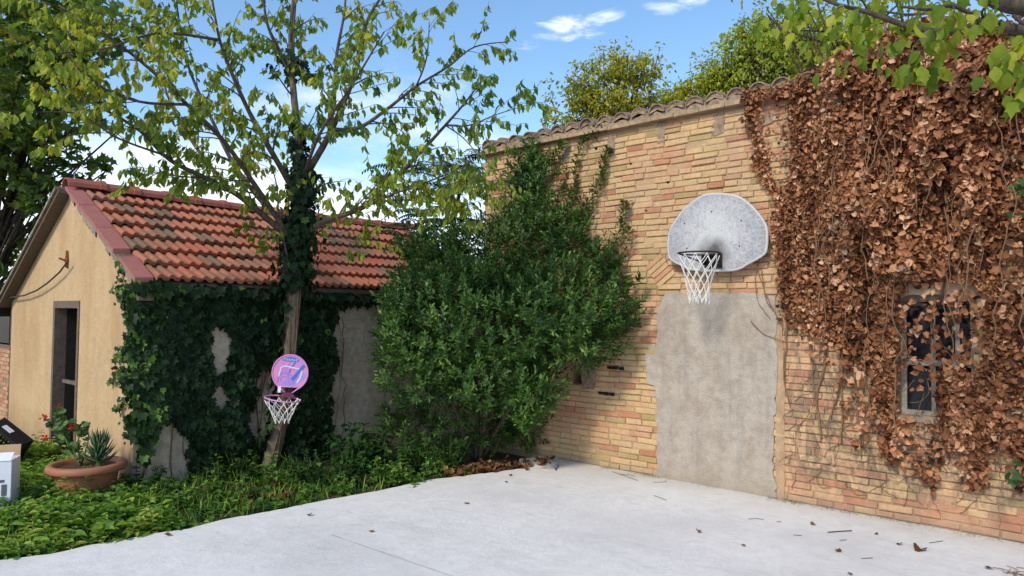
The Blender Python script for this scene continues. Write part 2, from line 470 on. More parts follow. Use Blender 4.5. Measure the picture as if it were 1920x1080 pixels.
def wall_wear(t, c, p):
    b = t.noise(p, 3.2, 5, .6, .4)
    c = t.mix(t.ramp(b, [(.48, 0.0), (.64, .5)]), c, (.54, .385, .235))
    e_ = t.noise(p, 1.1, 4, .6); c = t.mix(t.ramp(e_, [(.4, .3), (.62, 0.0)]), c, (.44, .26, .17))
    d = t.noise(t.mapped(p, (1, 1, .5)), 6, 9, .78, .9); z = t.sep(p)[2]; y = t.sep(p)[1]
    root = t.math('MULTIPLY', t.ramp(d, [(.44, 0.0), (.56, 1.0)]), t.math('MULTIPLY', t.ramp(t.math('MULTIPLY', y, .25), [(.58, .85), (.66, 0.14)]), t.ramp(z, [(.10, .3), (.35, 1.0)])))
    c = t.mix(root, c, (.17, .12, .085))
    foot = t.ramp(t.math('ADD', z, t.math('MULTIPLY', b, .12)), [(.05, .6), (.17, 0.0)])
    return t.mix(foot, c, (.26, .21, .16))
def mortar():
    t = NT('mortar'); p = t.coord(); a = t.noise(p, 5, 6, .65); b = t.noise(p, 60, 4, .7)
    c = t.ramp(a, [(.3, (.34, .235, .13)), (.7, (.50, .35, .20))]); c = wall_wear(t, c, p)
    t.color(c).rough(.97).bump(b, .01)
    return t.m
M['mortar'] = mortar()
def brick():
    t = NT('buff_brick'); p = t.coord(); r = t.rnd()
    c = t.ramp(r, [(0, (.33, .26, .09)), (.05, (.42, .32, .12)), (.07, (.56, .40, .18)), (.28, (.66, .455, .215)), (.48, (.64, .375, .20)), (.66, (.60, .30, .155)), (.85, (.52, .215, .11)), (1, (.42, .13, .065))])
    a = t.noise(p, 26, 6, .7); b = t.noise(p, 3.2, 5, .6, .4); g = t.noise(p, 130, 3)
    c = t.mix(t.ramp(a, [(.35, .45), (.62, 0.0)]), c, (.30, .21, .13))
    c = wall_wear(t, c, p)
    t.color(c).rough(.95).bump(t.math('ADD', a, t.math('MULTIPLY', g, .35)), .011)
    return t.m
M['brick'] = brick()
def tile():
    t = NT('clay_tile'); p = t.coord(); r = t.rnd()
    c = t.ramp(r, [(0, (.33, .090, .050)), (.5, (.40, .130, .072)), (.72, (.36, .14, .09)), (.8, (.16, .10, .065)), (1, (.095, .075, .05))])
    a = t.noise(p, 20, 6, .7); b = t.noise(p, 2.3, 4, .6)
    c = t.mix(t.ramp(a, [(.42, 0.0), (.68, .55)]), c, (.20, .13, .09))
    c = t.mix(t.math('MULTIPLY', t.ramp(b, [(.48, 0.0), (.60, 1.0)]), .62), c, (.15, .11, .07))
    s = t.noise(p, 70, 3)
    c = t.mix(t.ramp(s, [(.62, 0.0), (.72, .5)]), c, (.55, .36, .27))
    t.color(c).rough(.85).bump(a, .004)
    return t.m
M['tile'] = tile()
def simple(name, col, rough=.8, nz=18, amt=.35, dark=.5, bmp=.003, metal=0.0):
    t = NT(name); p = t.coord(); a = t.noise(p, nz, 6, .65)
    k = tuple(c * dark for c in col)
    t.color(t.mix(t.ramp(a, [(.35, amt * 1.0), (.65, 0.0)]), col, k)).rough(rough).bump(a, bmp)
    t.b.inputs['Metallic'].default_value = metal
    return t.m
M['surround'] = simple('buff_plaster', (.50, .37, .23), .95, 12, .6, .6, .004)
M['ridge'] = simple('glazed_ridge_clay', (.36, .115, .08), .6, 9, .5, .45)
M['verge'] = simple('verge_tile', (.34, .13, .11), .7, 7, .4, .6)
M['old_canal'] = simple('weathered_clay', (.34, .235, .17), .95, 14, .9, .35, .008)
M['cornice'] = simple('cornice_brick', (.42, .29, .185), .95, 16, .8, .5, .006)
M['bed'] = simple('old_mortar', (.34, .25, .17), .97, 18, .9, .45, .012)
M['concrete'] = simple('old_concrete', (.30, .25, .19), .95, 10, .8, .45, .008)
M['wood_old'] = simple('grey_wood', (.17, .125, .095), .85, 22, .7, .5, .004)
M['wood_dark'] = simple('dark_wood', (.025, .02, .016), .8, 22, .6, .5, .003)
M['white_frame'] = simple('peeling_white_paint', (.40, .35, .29), .7, 30, .8, .45, .003)
M['black_metal'] = simple('rusty_black_metal', (.035, .028, .025), .6, 40, .5, .6, .001, .2)
M['net'] = simple('white_cord', (.74, .72, .68), .9, 60, .25, .7, .001)
M['terracotta'] = simple('terracotta_plastic', (.34, .135, .075), .55, 6, .35, .6, .002)
M['soil'] = simple('soil', (.085, .058, .038), 1.0, 22, .7, .5, .03)
M['crate'] = simple('black_crate_plastic', (.018, .018, .02), .45, 30, .3, .6, .001)
M['carton_white'] = simple('white_carton', (.66, .69, .76), .6, 5, .2, .85, .001)
M['carton_brown'] = simple('brown_cardboard', (.45, .30, .17), .85, 5, .2, .85, .001)
M['print_grey'] = simple('grey_print', (.10, .11, .13), .7, 5, .1, .85, .0005)
M['interior'] = simple('dim_interior', (.022, .018, .015), .95, 6, .5, .5, .003)
M['cable'] = simple('cable_sheath', (.06, .045, .035), .7, 30, .3, .7, .001)
M['rust'] = simple('rusty_iron', (.28, .10, .035), .9, 30, .8, .4, .003)
M['weed_stem'] = simple('green_stem', (.07, .12, .03), .7, 12, .4, .6, .002)
M['crack'] = simple('joint_filler', (.42, .41, .40), .9, 20, .5, .7, .001)
def court():
    t = NT('white_court_paint'); p = t.coord()
    a = t.noise(p, .8, 6, .6); b = t.noise(p, 6, 6, .7); g = t.noise(p, 160, 3, .7)
    c = t.ramp(a, [(.3, (.60, .585, .57)), (.5, (.72, .70, .68)), (.7, (.76, .74, .715))])
    c = t.mix(t.ramp(b, [(.42, 0.0), (.68, .55)]), c, (.60, .58, .56))
    k_ = t.noise(t.mapped(p, (1, .35, 1)), 3.0, 8, .7, 1.5); c = t.mix(t.ramp(k_, [(.56, 0.0), (.66, .35)]), c, (.47, .455, .43))
    s = t.noise(p, 42, 5, .8)
    c = t.mix(t.ramp(s, [(.60, 0.0), (.70, .6)]), c, (.42, .40, .37))
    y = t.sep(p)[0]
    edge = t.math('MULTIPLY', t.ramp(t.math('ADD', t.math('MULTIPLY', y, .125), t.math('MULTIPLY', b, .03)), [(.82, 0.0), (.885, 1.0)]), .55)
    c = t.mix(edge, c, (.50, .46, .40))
    t.color(c).rough(.8).bump(t.math('ADD', g, t.math('MULTIPLY', b, 2.2)), .004)
    return t.m
M['court'] = court()
def board():
    t = NT('weathered_backboard'); p = t.obj()
    y, z = t.sep(p)[1], t.sep(p)[2]
    r = t.math('SQRT', t.math('ADD', t.math('MULTIPLY', y, y), t.math('MULTIPLY', z, z)))
    a = t.noise(p, 9, 7, .75); b = t.noise(p, 38, 6, .8)
    wear = t.ramp(t.math('ADD', r, t.math('MULTIPLY', t.math('SUBTRACT', a, .5), .9)), [(.10, 0.0), (.55, 1.0)])
    c = t.mix(wear, (.50, .505, .50), (.33, .335, .36))
    c = t.mix(t.math('MULTIPLY', t.ramp(b, [(.46, 0.0), (.60, 1.0)]), t.ramp(wear, [(0, .25), (1, .95)])), c, (.20, .19, .20))
    # darker patch with a ragged edge round the rim mount
    d = t.math('SQRT', t.math('ADD', t.math('POWER', y, 2.0), t.math('POWER', t.math('ADD', z, .22), 2.0)))
    gr = t.ramp(t.math('ADD', d, t.math('MULTIPLY', t.math('SUBTRACT', a, .5), .28)), [(.06, .92), (.20, 0.0)])
    c = t.mix(gr, c, (.07, .06, .06))
    t.color(c).rough(.6).bump(b, .0015)
    return t.m
M['board'] = board()
M['board_rim'] = simple('board_edge', (.50, .50, .50), .5, 14, .4, .6, .001)
def disc():
    t = NT('printed_disc'); p = t.obj()
    a = t.noise(p, 3.2, 3, .5, 1.2)
    c = t.ramp(a, [(.36, (.46, .20, .46)), (.48, (.60, .22, .40)), (.56, (.44, .22, .52)), (.66, (.26, .22, .58))])
    t.color(c).rough(.35); return t.m
M['disc'] = disc()
M['pink'] = simple('pink_plastic', (.62, .26, .50), .4, 5, .15, .8, .0005)
M['purple'] = simple('purple_print', (.30, .20, .60), .4, 5, .15, .8, .0005)
M['blue'] = simple('blue_print', (.06, .14, .50), .4, 5, .15, .8, .0005)
M['sky_print'] = simple('pale_print', (.52, .60, .80), .4, 5, .15, .8, .0005)
M['orange_print'] = simple('coral_print', (.75, .22, .16), .4, 5, .15, .8, .0005)
M['maroon'] = simple('maroon_plastic', (.12, .025, .06), .4, 5, .15, .8, .0005)
t = NT('window_glass'); t.color((.008, .010, .014)).rough(.12); t.b.inputs['Specular IOR Level'].default_value = .35; M['glass'] = t.m
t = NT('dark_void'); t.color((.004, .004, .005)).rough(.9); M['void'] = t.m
def soil_ground():
    t = NT('garden_soil'); p = t.coord(); a = t.noise(p, 4, 6, .65); b = t.noise(p, 40, 5, .7)
    c = t.ramp(a, [(.3, (.045, .035, .022)), (.7, (.12, .085, .05))])
    c = t.mix(t.ramp(b, [(.5, 0.0), (.7, .5)]), c, (.06, .07, .03))
    t.color(c).rough(1).bump(b, .02); return t.m
M['ground'] = soil_ground()

# ------------------------------------------------------------------ ground and court
g = MB()
N = 24
gs = [-400, -120, -40, -16, -8, -4, -2] + list(range(0, 15)) + [18, 26, 45, 120, 400]
for i in range(len(gs)):
    for j in range(len(gs)):
        g.v.append((gs[i], gs[j], -.06)); g.r.append(.5)
L = len(gs)
g.f = [(i * L + j, (i + 1) * L + j, (i + 1) * L + j + 1, i * L + j + 1) for i in range(L - 1) for j in range(L - 1)]
tag(g.build('ground', M['ground'], recalc=False), kind='structure')

EDGE_PX = [(0, 1050), (93, 1039), (167, 1022), (222, 1013), (274, 1002), (355, 991), (418, 974), (480, 963), (504, 959), (607, 938), (715, 919), (807, 899), (878, 891), (960, 881), (1010, 874)]
EDGE = [on_z(*p)[:2] for p in EDGE_PX]
WX = 6.93                                            # face of the brick building
outline = [(-14, 9.5), (-6, 7.6), (-1.5, 6.5)] + [tuple(p) for p in EDGE] + [(WX - .35, 5.62), (WX - .004, 5.50), (WX - .004, -14), (-14, -14)]
# jagged, weathered edge
jag = []
for k in range(len(outline)):
    a, b = np.array(outline[k]), np.array(outline[(k + 1) % len(outline)])
    jag.append(a)
    if 2 <= k <= 18:
        m = max(2, int(np.linalg.norm(b - a) / .07))
        nn = np.array([-(b - a)[1], (b - a)[0]]); nn /= np.linalg.norm(nn)
        for q in range(1, m): jag.append(a + (b - a) * q / m + nn * RNG.normal() * .007)
cb = MB(); cb.prism([(x, y, 0) for x, y in jag], (0, 0, -.10))
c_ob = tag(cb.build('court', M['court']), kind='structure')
# saw-cut joint running across the slab
ja, jb = on_z(620, 1003), on_z(850, 1082)
dv = (jb - ja) / np.linalg.norm(jb - ja); jn = np.array([-dv[1], dv[0], 0]) * .004
jj = MB(); prev = None; pts = [ja + dv * s for s in np.arange(0, 5.5, .15)]
for k in range(len(pts) - 1):
    w = jn * RNG.uniform(.5, 1.3)
    p0, p1 = pts[k], pts[k + 1]
    jj.add([p0 - w + (0, 0, .004), p1 - w + (0, 0, .004), p1 + w + (0, 0, .004), p0 + w + (0, 0, .004)], [(0, 1, 2, 3)])
jj.build('joint', M['crack'], c_ob)
# ------------------------------------------------------------------ brick building
FX = WX; Y0, Y1, ZT = -3.0, 6.60, 3.98
def wallpt(px, py): p = on_x(px, py, FX); return p[1], p[2]
WIN = (.93, 1.50, .93, 1.99)     # y0,y1,z0,z1 of the big window
SW = (4.93, 5.11, .94, 1.17)     # little opening by the bush
PT = (2.57, 3.90, 0, 2.04)       # rendered-over doorway
bb = thing('brick_building', (FX, 1.8, 0), 'long buff brick outbuilding with canal tile eaves and a rendered over doorway', 'building')
m = MB()
def wall_rects(holes, y0, y1, z0, z1):
    ys = sorted({y0, y1, *[h[0] for h in holes], *[h[1] for h in holes]}); zs = sorted({z0, z1, *[h[2] for h in holes], *[h[3] for h in holes]})
    for a, b in zip(ys, ys[1:]):
        for c, d in zip(zs, zs[1:]):
            if not any(h[0] <= (a + b) / 2 <= h[1] and h[2] <= (c + d) / 2 <= h[3] for h in holes): yield a, b, c, d
for a, b, c, d in wall_rects([WIN, SW], Y0, Y1, -.1, ZT):
    m.add([(FX + .0125, a, c), (FX + .0125, b, c), (FX + .0125, b, d), (FX + .0125, a, d)], [(0, 1, 2, 3)])
for (a, b, c, d) in (WIN, SW):   # reveals
    m.add([(FX + .014, a, c), (FX + .89, a, c), (FX + .89, b, c), (FX + .014, b, c), (FX + .014, a, d), (FX + .89, a, d), (FX + .89, b, d), (FX + .014, b, d)],
          [(0, 1, 2, 3), (4, 7, 6, 5), (0, 4, 5, 1), (3, 2, 6, 7)])
# the other walls
m.add([(FX + .014, Y1, -.1), (FX + 5, Y1, -.1), (FX + 5, Y1, ZT + .7), (FX + .014, Y1, ZT)], [(0, 1, 2, 3)])
m.add([(FX + .014, Y0, -.1), (FX + 5, Y0, -.1), (FX + 5, Y0, ZT + .7), (FX + .014, Y0, ZT)], [(0, 3, 2, 1)])
m.add([(FX + 5, Y0, -.1), (FX + 5, Y1, -.1), (FX + 5, Y1, ZT + .7), (FX + 5, Y0, ZT + .7)], [(0, 1, 2, 3)])
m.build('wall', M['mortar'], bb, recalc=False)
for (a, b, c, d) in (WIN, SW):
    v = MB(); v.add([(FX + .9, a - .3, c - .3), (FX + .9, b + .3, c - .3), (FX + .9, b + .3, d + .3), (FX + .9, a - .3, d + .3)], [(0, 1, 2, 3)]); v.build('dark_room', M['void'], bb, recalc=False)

VINE_PX = [(1396, 172), (1470, 168), (1520, 135), (1600, 105), (1660, 85), (1720, 60), (1800, 52), (1920, 40), (2300, 0), (2300, 960), (1960, 905), (1912, 912), (1895, 850), (1870, 800), (1850, 905), (1825, 915), (1800, 850), (1775, 835), (1755, 905), (1735, 905), (1712, 850), (1690, 870), (1662, 860), (1640, 800), (1615, 845), (1600, 835), (1590, 760), (1560, 690), (1530, 660), (1500, 640), (1478, 600), (1462, 520), (1452, 440), (1462, 390), (1440, 352), (1420, 318), (1418, 270), (1404, 235)]
VINE = [wallpt(*p) for p in VINE_PX]
BUSHCOV = [wallpt(*p) for p in [(900, 880), (985, 850), (1000, 790), (1060, 720), (1140, 650), (1200, 600), (1200, 520), (1150, 480), (1120, 400), (1060, 330), (960, 310), (910, 480)]]
BBD = [wallpt(*p) for p in [(1250, 440), (1300, 375), (1345, 362), (1400, 378), (1440, 440), (1436, 485), (1375, 508), (1320, 506), (1252, 490)]]
CP, BH = .0670, .0575
def brick_verts(L_, seed):
    """unit brick: length along y = 1 (scaled), height = 1, face at x=0 with a soft worn edge"""
    r = np.random.default_rng(seed)
    e, ez = .012, .09
    yz = [(-.5, -.5), (.5, -.5), (.5, .5), (-.5, .5)]
    o_ = [(.022, y, z) for y, z in yz]
    a_ = [(.004, y * (1 - .015) + r.normal() * .004, z * .95 + r.normal() * .035) for y, z in yz]
    i_ = [(-.001 + r.normal() * .0012, y * .96, z * .76) for y, z in yz]
    V = o_ + a_ + i_
    Fq = []
    for b in (0, 4):
        for k in range(4): Fq.append((b + k, b + (k + 1) % 4, b + 4 + (k + 1) % 4, b + 4 + k))
    Fq.append((8, 9, 10, 11))
    return V, Fq
BV = [brick_verts(1, i) for i in range(6)]
rows = []
nrow = int(ZT / CP)
for r_ in range(-1, nrow):
    zc = CP * (r_ + .5)
    y = Y0 - random.uniform(0, .25)
    k = 0
    while y < Y1:
        Lb = random.choice([.27, .27, .27, .285, .135, .20]) if random.random() < .75 else random.uniform(.12, .29)
        a, b = y, min(y + Lb, Y1)
        y += Lb + random.uniform(.006, .013)
        if b - a < .04: continue
        spans = [(a, b)]
        for h in (WIN, SW, PT):
            if h[2] - .02 < zc < h[3] + (.02 if h is not PT else -.05):
                s2 = []
                for (p, q) in spans:
                    lo, hi = (h[0] + .04, h[1] - .04) if h is PT else (h[0] - .008, h[1] + .008)
                    if q <= lo or p >= hi: s2.append((p, q)); continue
                    if p < lo: s2.append((p, lo))
                    if q > hi: s2.append((hi, q))
                spans = s2
        for (p, q) in spans:
            if q - p < .035: continue
            rows.append((p, q, zc))
rows = np.array(rows)
yc = rows[:, :2].mean(1); zc = rows[:, 2]; Lb = rows[:, 1] - rows[:, 0]
wav = np.array([  .012 * mnoise.noise(Vector((y_ * .6, z_ * 1.1, 3.1))) + .008 * mnoise.noise(Vector((y_ * 2.3, z_ * .4, 7))) for y_, z_ in zip(yc, zc)])
dx = RNG.normal(size=len(yc)) * .0045
# colour: mostly buff, red ones scattered and gathered in low courses
br = np.array([mnoise.noise(Vector((y_ * .9, z_ * 2.2, 9.7))) for y_, z_ in zip(yc, zc)])
rn = np.clip(.38 + br * .55 + RNG.normal(size=len(yc)) * .17, 0, 1)
rn = np.clip(rn, .08, 1); rn = np.where(RNG.random(len(yc)) < .03, .02, rn)
rn = np.where(RNG.random(len(yc)) < .055, RNG.uniform(.85, 1, len(yc)), rn)
low = (zc < .25) & (RNG.random(len(yc)) < .45) & (yc < 2.6); rn = np.where(low, RNG.uniform(.6, .97, len(yc)), rn)
hgt = np.where(RNG.random(len(yc)) < .12, .80, 1.0) * BH * RNG.uniform(.92, 1.10, len(yc))
px, py, D = proj(np.stack([np.full(len(yc), FX), yc, zc], 1))
covered = inside(VINE, yc, zc) | inside(BUSHCOV, yc, zc) | inside(BBD, yc, zc)
size = np.where((px > 0) & (px < 1925) & (py > 0) & (py < 1080) & ~covered, Lb / D ** 2, -1)
order = np.argsort(-size)[:298]
single = np.zeros(len(yc), bool); single[order] = True
pool = {}
bulk = MB()
for i in range(len(yc)):
    V, Fq = BV[i % 6]
    if single[i]:
        k = (i % 6, min(11, int(rn[i] * 12)))
        if k not in pool:
            q = MB(); q.add(V, Fq, (k[1] + .5) / 12); pool[k] = q.mesh('brick', M['brick'], recalc=True)
        o = bpy.data.objects.new('brick', pool[k]); put(o, bb, (FX + dx[i], yc[i], zc[i] + wav[i])); o.scale = (1, Lb[i], hgt[i]); o.rotation_euler = (RNG.normal() * .008, 0, 0)
    elif px[i] > -400 or D[i] > 0:
        bulk.add([(FX + dx[i] + a, yc[i] + b * Lb[i], zc[i] + wav[i] + c * hgt[i]) for a, b, c in V], Fq, rn[i])
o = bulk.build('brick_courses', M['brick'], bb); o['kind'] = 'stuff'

# the rendered-over doorway: a skin of render with an uneven edge, and its grey edge strips
def slab(poly, x0, x1, mat, name, parent, n=3, jit=.008):
    P = []
    for k in range(len(poly)):
        a, b = np.array(poly[k]), np.array(poly[(k + 1) % len(poly)])
        L_ = np.linalg.norm(b - a); c = max(1, int(L_ / .06))
        for q in range(c): P.append(a + (b - a) * q / c + (RNG.normal(size=2) * jit if q else 0))
    s = MB(); s.prism([(x0, y, z) for y, z in P], (x1 - x0, 0, 0)); 
    return s.build(name, mat, parent)
slab([(2.585, -.06), (3.905, -.06), (3.90, .5), (3.915, 1.2), (3.89, 1.85), (3.80, 2.03), (3.3, 2.045), (2.75, 2.02), (2.575, 1.99), (2.56, 1.2), (2.60, .6)], FX - .016, FX + .012, M['render'], 'rendered_doorway', bb, jit=.012)
slab([(3.90, .98), (4.02, 1.02), (4.05, 1.35), (4.00, 1.44), (3.9, 1.45)], FX - .008, FX + .012, M['render'], 'render_strip', bb)
slab([(2.50, 0), (2.58, 0), (2.58, 1.98), (2.52, 1.9), (2.49, 1.1)], FX - .006, FX + .012, M['mortar'], 'render_strip', bb, jit=.004)
slab([(1.5, 1.93), (1.56, 2.07), (.9, 2.13), (.76, 2.10), (.79, .95), (.925, .93), (.925, 1.995), (1.5, 1.995)], FX - .012, FX + .012, M['surround'], 'window_surround', bb)
slab([(5.11, .80), (5.15, 1.3), (4.75, 1.3), (4.70, .9), (4.93, .80), (4.93, 1.17), (5.11, 1.17), (5.11, .94), (4.93, .94), (4.93, .80)][:5] if False else [(4.75, .9), (4.925, .88), (4.925, 1.28), (4.80, 1.3), (4.72, 1.1)], FX - .008, FX + .012, M['bed'], 'render_strip', bb)
for (px_, py_, w_, h_) in [(1062, 285, .11, .24), (1146, 272, .09, .2), (1240, 248, .10, .22), (1347, 232, .13, .2), (1440, 222, .1, .1)]:
    y_, z_ = wallpt(px_, py_)
    slab([(y_ - w_ / 2, z_ - h_ / 2), (y_ + w_ / 2, z_ - h_ / 2 - .02), (y_ + w_ / 2, min(z_ + h_ / 2, ZT)), (y_ - w_ / 2, min(z_ + h_ / 2, ZT))], FX - .007, FX + .012, M['bed'], 'mortar_patch', bb, jit=.012)
# relieving arch bricks beside the old door head
ay_, az_ = wallpt(1238, 507); an = math.radians(37)
for k in range(-2, 3):
    o_ = k * .060; L_ = .13 * random.uniform(.85, 1.1); q = MB()
    q.obox((FX - .0015 - .0007 * (k % 3), ay_ + o_ * math.sin(an), az_ + o_ * math.cos(an)), (.012, 0, 0), (0, L_ * math.cos(an), -L_ * math.sin(an)), (0, .025 * math.sin(an), .025 * math.cos(an)), [.3, .7, .45, .2, .6][k + 2])
    q.build('arch_brick', M['brick'], bb)
# knocked-out holes
for (px_, py_, r_) in [(1183, 307, .018), (1253, 342, .018), (1118, 278, .02), (1212, 395, .012), (1240, 266, .016), (1460, 268, .012)]:
    y_, z_ = wallpt(px_, py_); q = MB()
    q.add([(FX - .0045, y_ + r_ * math.cos(a) * RNG.uniform(.8, 1.3), z_ + r_ * .8 * math.sin(a)) for a in np.linspace(0, 6.28, 9)[:-1]], [tuple(range(8))]); q.build('hole', M['void'], bb, recalc=False)
for (px_, py_, w_) in [(1155, 690, .25), (1138, 738, .24), (1400, 700, .0)]:
    if not w_: continue
    y_, z_ = wallpt(px_, py_); q = MB()
    for s_ in (-.3, 0.05, .34):
        q.add([(FX - .0048, y_ + s_ * w_ + dy * w_ * .16 * RNG.uniform(.8, 1.2), z_ + dz * .022 * RNG.uniform(.7, 1.1)) for dy, dz in ((-1, -1), (0, -1.1), (1, -.9), (1.1, .8), (0, 1), (-1, .9))], [tuple(range(6))])
    q.build('missing_brick', M['interior'], bb, recalc=False)
# window: white wooden casements in the opening, dark panes
wf = MB(); a, b, c, d = WIN; xf = FX + .17
for (y0, y1, z0, z1) in [(a, a + .035, c, d), (b - .045, b, c, d), (a + .035, b - .045, c, c + .04), (a + .035, b - .045, d - .04, d)]: wf.box((xf - .03, y0, z0), (xf + .03, y1, z1))
zm = c + .44
wf.box((xf - .045, a + .035, zm), (xf + .02, b - .045, zm + .05))
fr = wf.build('window', M['white_frame'], bb)
mu = MB()
for ymid in (1.245, 1.06):
    mu.box((xf - .035, ymid - .017, c + .04), (xf + .015, ymid + .017, zm)); mu.box((xf - .035, ymid - .017, zm + .05), (xf + .015, ymid + .017, d - .04))
mu.build('muntin', M['white_frame'], fr)
for (y0, y1) in ((a + .035, 1.043), (1.077, 1.228), (1.262, b - .045)):
    for (z0, z1) in ((c + .04, zm), (zm + .05, d - .04)):
        q = MB(); q.box((xf - .004, y0, z0), (xf + .002, y1, z1)); q.build('pane', M['glass'], fr)
q = MB(); q.box((FX - .03, a - .03, c - .045), (FX + .13, b + .03, c - .002)); q.build('sill', M['concrete'], fr)
q = MB(); q.box((FX + .014, a, d - .055), (FX + .12, b, d - .002)); q.build('lintel', M['wood_old'], bb)
# eaves: ledge bricks, mortar bed, canal tiles with mortar in their mouths
y = Y0
while y < Y1 + .02:
    L_ = random.uniform(.27, .31); q = MB()
    zz = ZT + random.uniform(-.003, .003); xx = FX - .085 + random.uniform(-.006, .006)
    q.box((xx, y, zz), (FX + .3, min(y + L_ - .006, Y1 + .03), zz + .042), random.random()); q.build('ledge_brick', M['cornice'], bb); y += L_
q = MB(); ys = np.arange(Y0, Y1 + .03, .06)
P = [(FX - .06 + RNG.normal() * .008, y, ZT + .043) for y in ys]; P2 = [(FX - .045 + RNG.normal() * .01, y, ZT + .105 + RNG.normal() * .006) for y in ys]
V = P + P2 + [(FX + .4, y, ZT + .12) for y in ys]; n = len(ys)
q.add(V, [(k, k + 1, n + k + 1, n + k) for k in range(n - 1)] + [(n + k, n + k + 1, 2 * n + k + 1, 2 * n + k) for k in range(n - 1)])
q.build('mortar_bed', M['bed'], bb)
q = MB(); q.add([(FX - .03, Y0, ZT + .10), (FX - .03, Y1 + .02, ZT + .10), (FX + 5.2, Y1 + .02, ZT + .95), (FX + 5.2, Y0, ZT + .95)], [(0, 1, 2, 3)])
q.build('roof', M['old_canal'], bb)
def canal_tile(r0, r1, L_, th=.014, seg=8, up=1):
    V = []; 
    for (x, R) in ((0, r0), (L_, r1)):
        for rr in (R, R - th):
            for k in range(seg + 1):
                a = math.pi * k / seg; V.append((x, rr * math.cos(a), up * rr * math.sin(a) * .95))
    s = seg + 1; Fq = []
    for k in range(seg):
        Fq += [(k, k + 1, 2 * s + k + 1, 2 * s + k), (s + k, 3 * s + k, 3 * s + k + 1, s + k + 1), (k, s + k, s + k + 1, k + 1)]
    Fq += [(0, 2 * s, 3 * s, s), (seg, s + seg, 3 * s + seg, 2 * s + seg)]
    return V, Fq
sl = math.atan2(.85, 5.2)
tiles_ = []
for k in range(3):
    q = MB(); V, Fq = canal_tile(.105, .085, .52); q.add(V, Fq, k / 2); tiles_.append(q.mesh('canal_tile', M['old_canal'], smooth=False))
fills = []
for k in range(3):
    q = MB(); r = .093; n = 9
    pr = [(0 + RNG.normal() * .006, r * math.cos(math.pi * j / n) * RNG.uniform(.94, 1.02), r * math.sin(math.pi * j / n) * .93) for j in range(n + 1)]
    pr = [(RNG.normal() * .004 + .012, 0, r * .42)] + pr; base = [(.1, p[1], p[2]) for p in pr[1:]]
    V = pr + base; Fq = [(0, j, j + 1) for j in range(1, n + 1)] + [(j, j + n + 1, j + n + 2, j + 1) for j in range(1, n + 1)]
    q.add(V, Fq); fills.append(q.mesh('mortar_plug', M['bed'], smooth=False))
y = Y0 + .08; k = 0
while y < Y1 - .02:
    o = put(bpy.data.objects.new('canal_tile', tiles_[k % 3]), bb, (FX - .072 + RNG.normal() * .008, y, ZT + .088 + RNG.normal() * .004)); o.rotation_euler = (RNG.normal() * .04, -sl, RNG.normal() * .03)
    o = put(bpy.data.objects.new('mortar_plug', fills[k % 3]), bb, (FX - .066 + RNG.normal() * .005, y, ZT + .086))
    for rr in range(1, 4):
        if k % 1 == 0 and rr < 3:
            o = put(bpy.data.objects.new('canal_tile', tiles_[(k + rr) % 3]), bb, (FX - .07 + rr * .42, y, ZT + .095 + rr * .42 * math.tan(sl) + .01)); o.rotation_euler = (0, -sl, 0)
    y += .236 + RNG.normal() * .006; k += 1

# ------------------------------------------------------------------ shed
SX, SY = 2.82, 7.59                                   # near corner
SY2, RY, RZ, EZ = 12.22, 9.76, 3.22, 2.09
SX2 = 8.35
tanr = (RZ - EZ) / (RY - SY)
sh = thing('garden_shed', (SX, SY, 0), 'low ochre shed with red tiled gable roof and ivy on its long wall', 'shed')
DY0, DY1, DZ = 9.30, 10.27, 1.90
DIN = (DY0 + .06, DY1 - .07, -.3, DZ - .07)
q = MB(); X = SX
EZ2 = RZ - (SY2 - RY) * .54
def ztop(y): return RZ - (RY - y) * tanr if y < RY else RZ - (y - RY) * .54
ysg = [SY, DY0, DY1, SY2]
def quadw(y0, y1, z0, f1):
    q.add([(X, y0, z0), (X, y1, z0), (X, y1, f1(y1)), (X, y0, f1(y0))], [(0, 1, 2, 3)])
quadw(SY, DY0, -.4, ztop); quadw(DY1, SY2, -.4, ztop)
q.add([(X, DY0, DZ), (X, DY1, DZ), (X, DY1, ztop(DY1)), (X, RY, RZ), (X, DY0, ztop(DY0))], [(0, 1, 2, 3, 4)])
q.build('gable_wall', M['stucco'], sh, recalc=False)
q = MB()
q.add([(X, SY, -.4), (SX2, SY, -.4), (SX2, SY, EZ), (X, SY, EZ)], [(0, 1, 2, 3)])
q.add([(SX2, SY, -.4), (SX2, SY2, -.4), (SX2, SY2, EZ2), (SX2, RY, RZ), (SX2, SY, EZ)], [(0, 1, 2, 3, 4)])
q.add([(X, SY2, -.4), (SX2, SY2, -.4), (SX2, SY2, EZ2), (X, SY2, EZ2)], [(0, 3, 2, 1)])
q.build('side_wall', M['grime'], sh, recalc=False)
# dim room behind the door
q = MB(); q.box((SX + .12, DY0 - .5, -.06), (SX + 2.2, DY1 + .6, 2.05)); 
q.f = [f for i, f in enumerate(q.f) if i != 5]; q.build('room', M['interior'], sh, recalc=False)
q = MB()
for (y0, y1) in ((DY0, DY0 + .06), (DY1 - .07, DY1)): q.box((SX - .012, y0, -.3), (SX + .12, y1, DZ))
q.box((SX - .012, DY0 + .06, DZ - .09), (SX + .12, DY1 - .07, DZ)); q.build('door_frame', M['wood_old'], sh)
q = MB(); q.box((SX + .03, DY0 + .08, .88), (SX + .07, DY1 - .3, .92)); q.build('shelf', M['wood_old'], sh)
dl = MB(); dl.obox((SX + .45, DY1 - .09, .75), (.33, -.02, 0), (.001, .02, 0), (0, 0, 1.05)); do = dl.build('door', M['wood_dark'], sh)
q = MB(); q.box((SX + .5, DY1 - .16, 1.0), (SX + .53, DY1 - .12, 1.14)); q.build('handle', M['white_frame'], do)
q = MB()
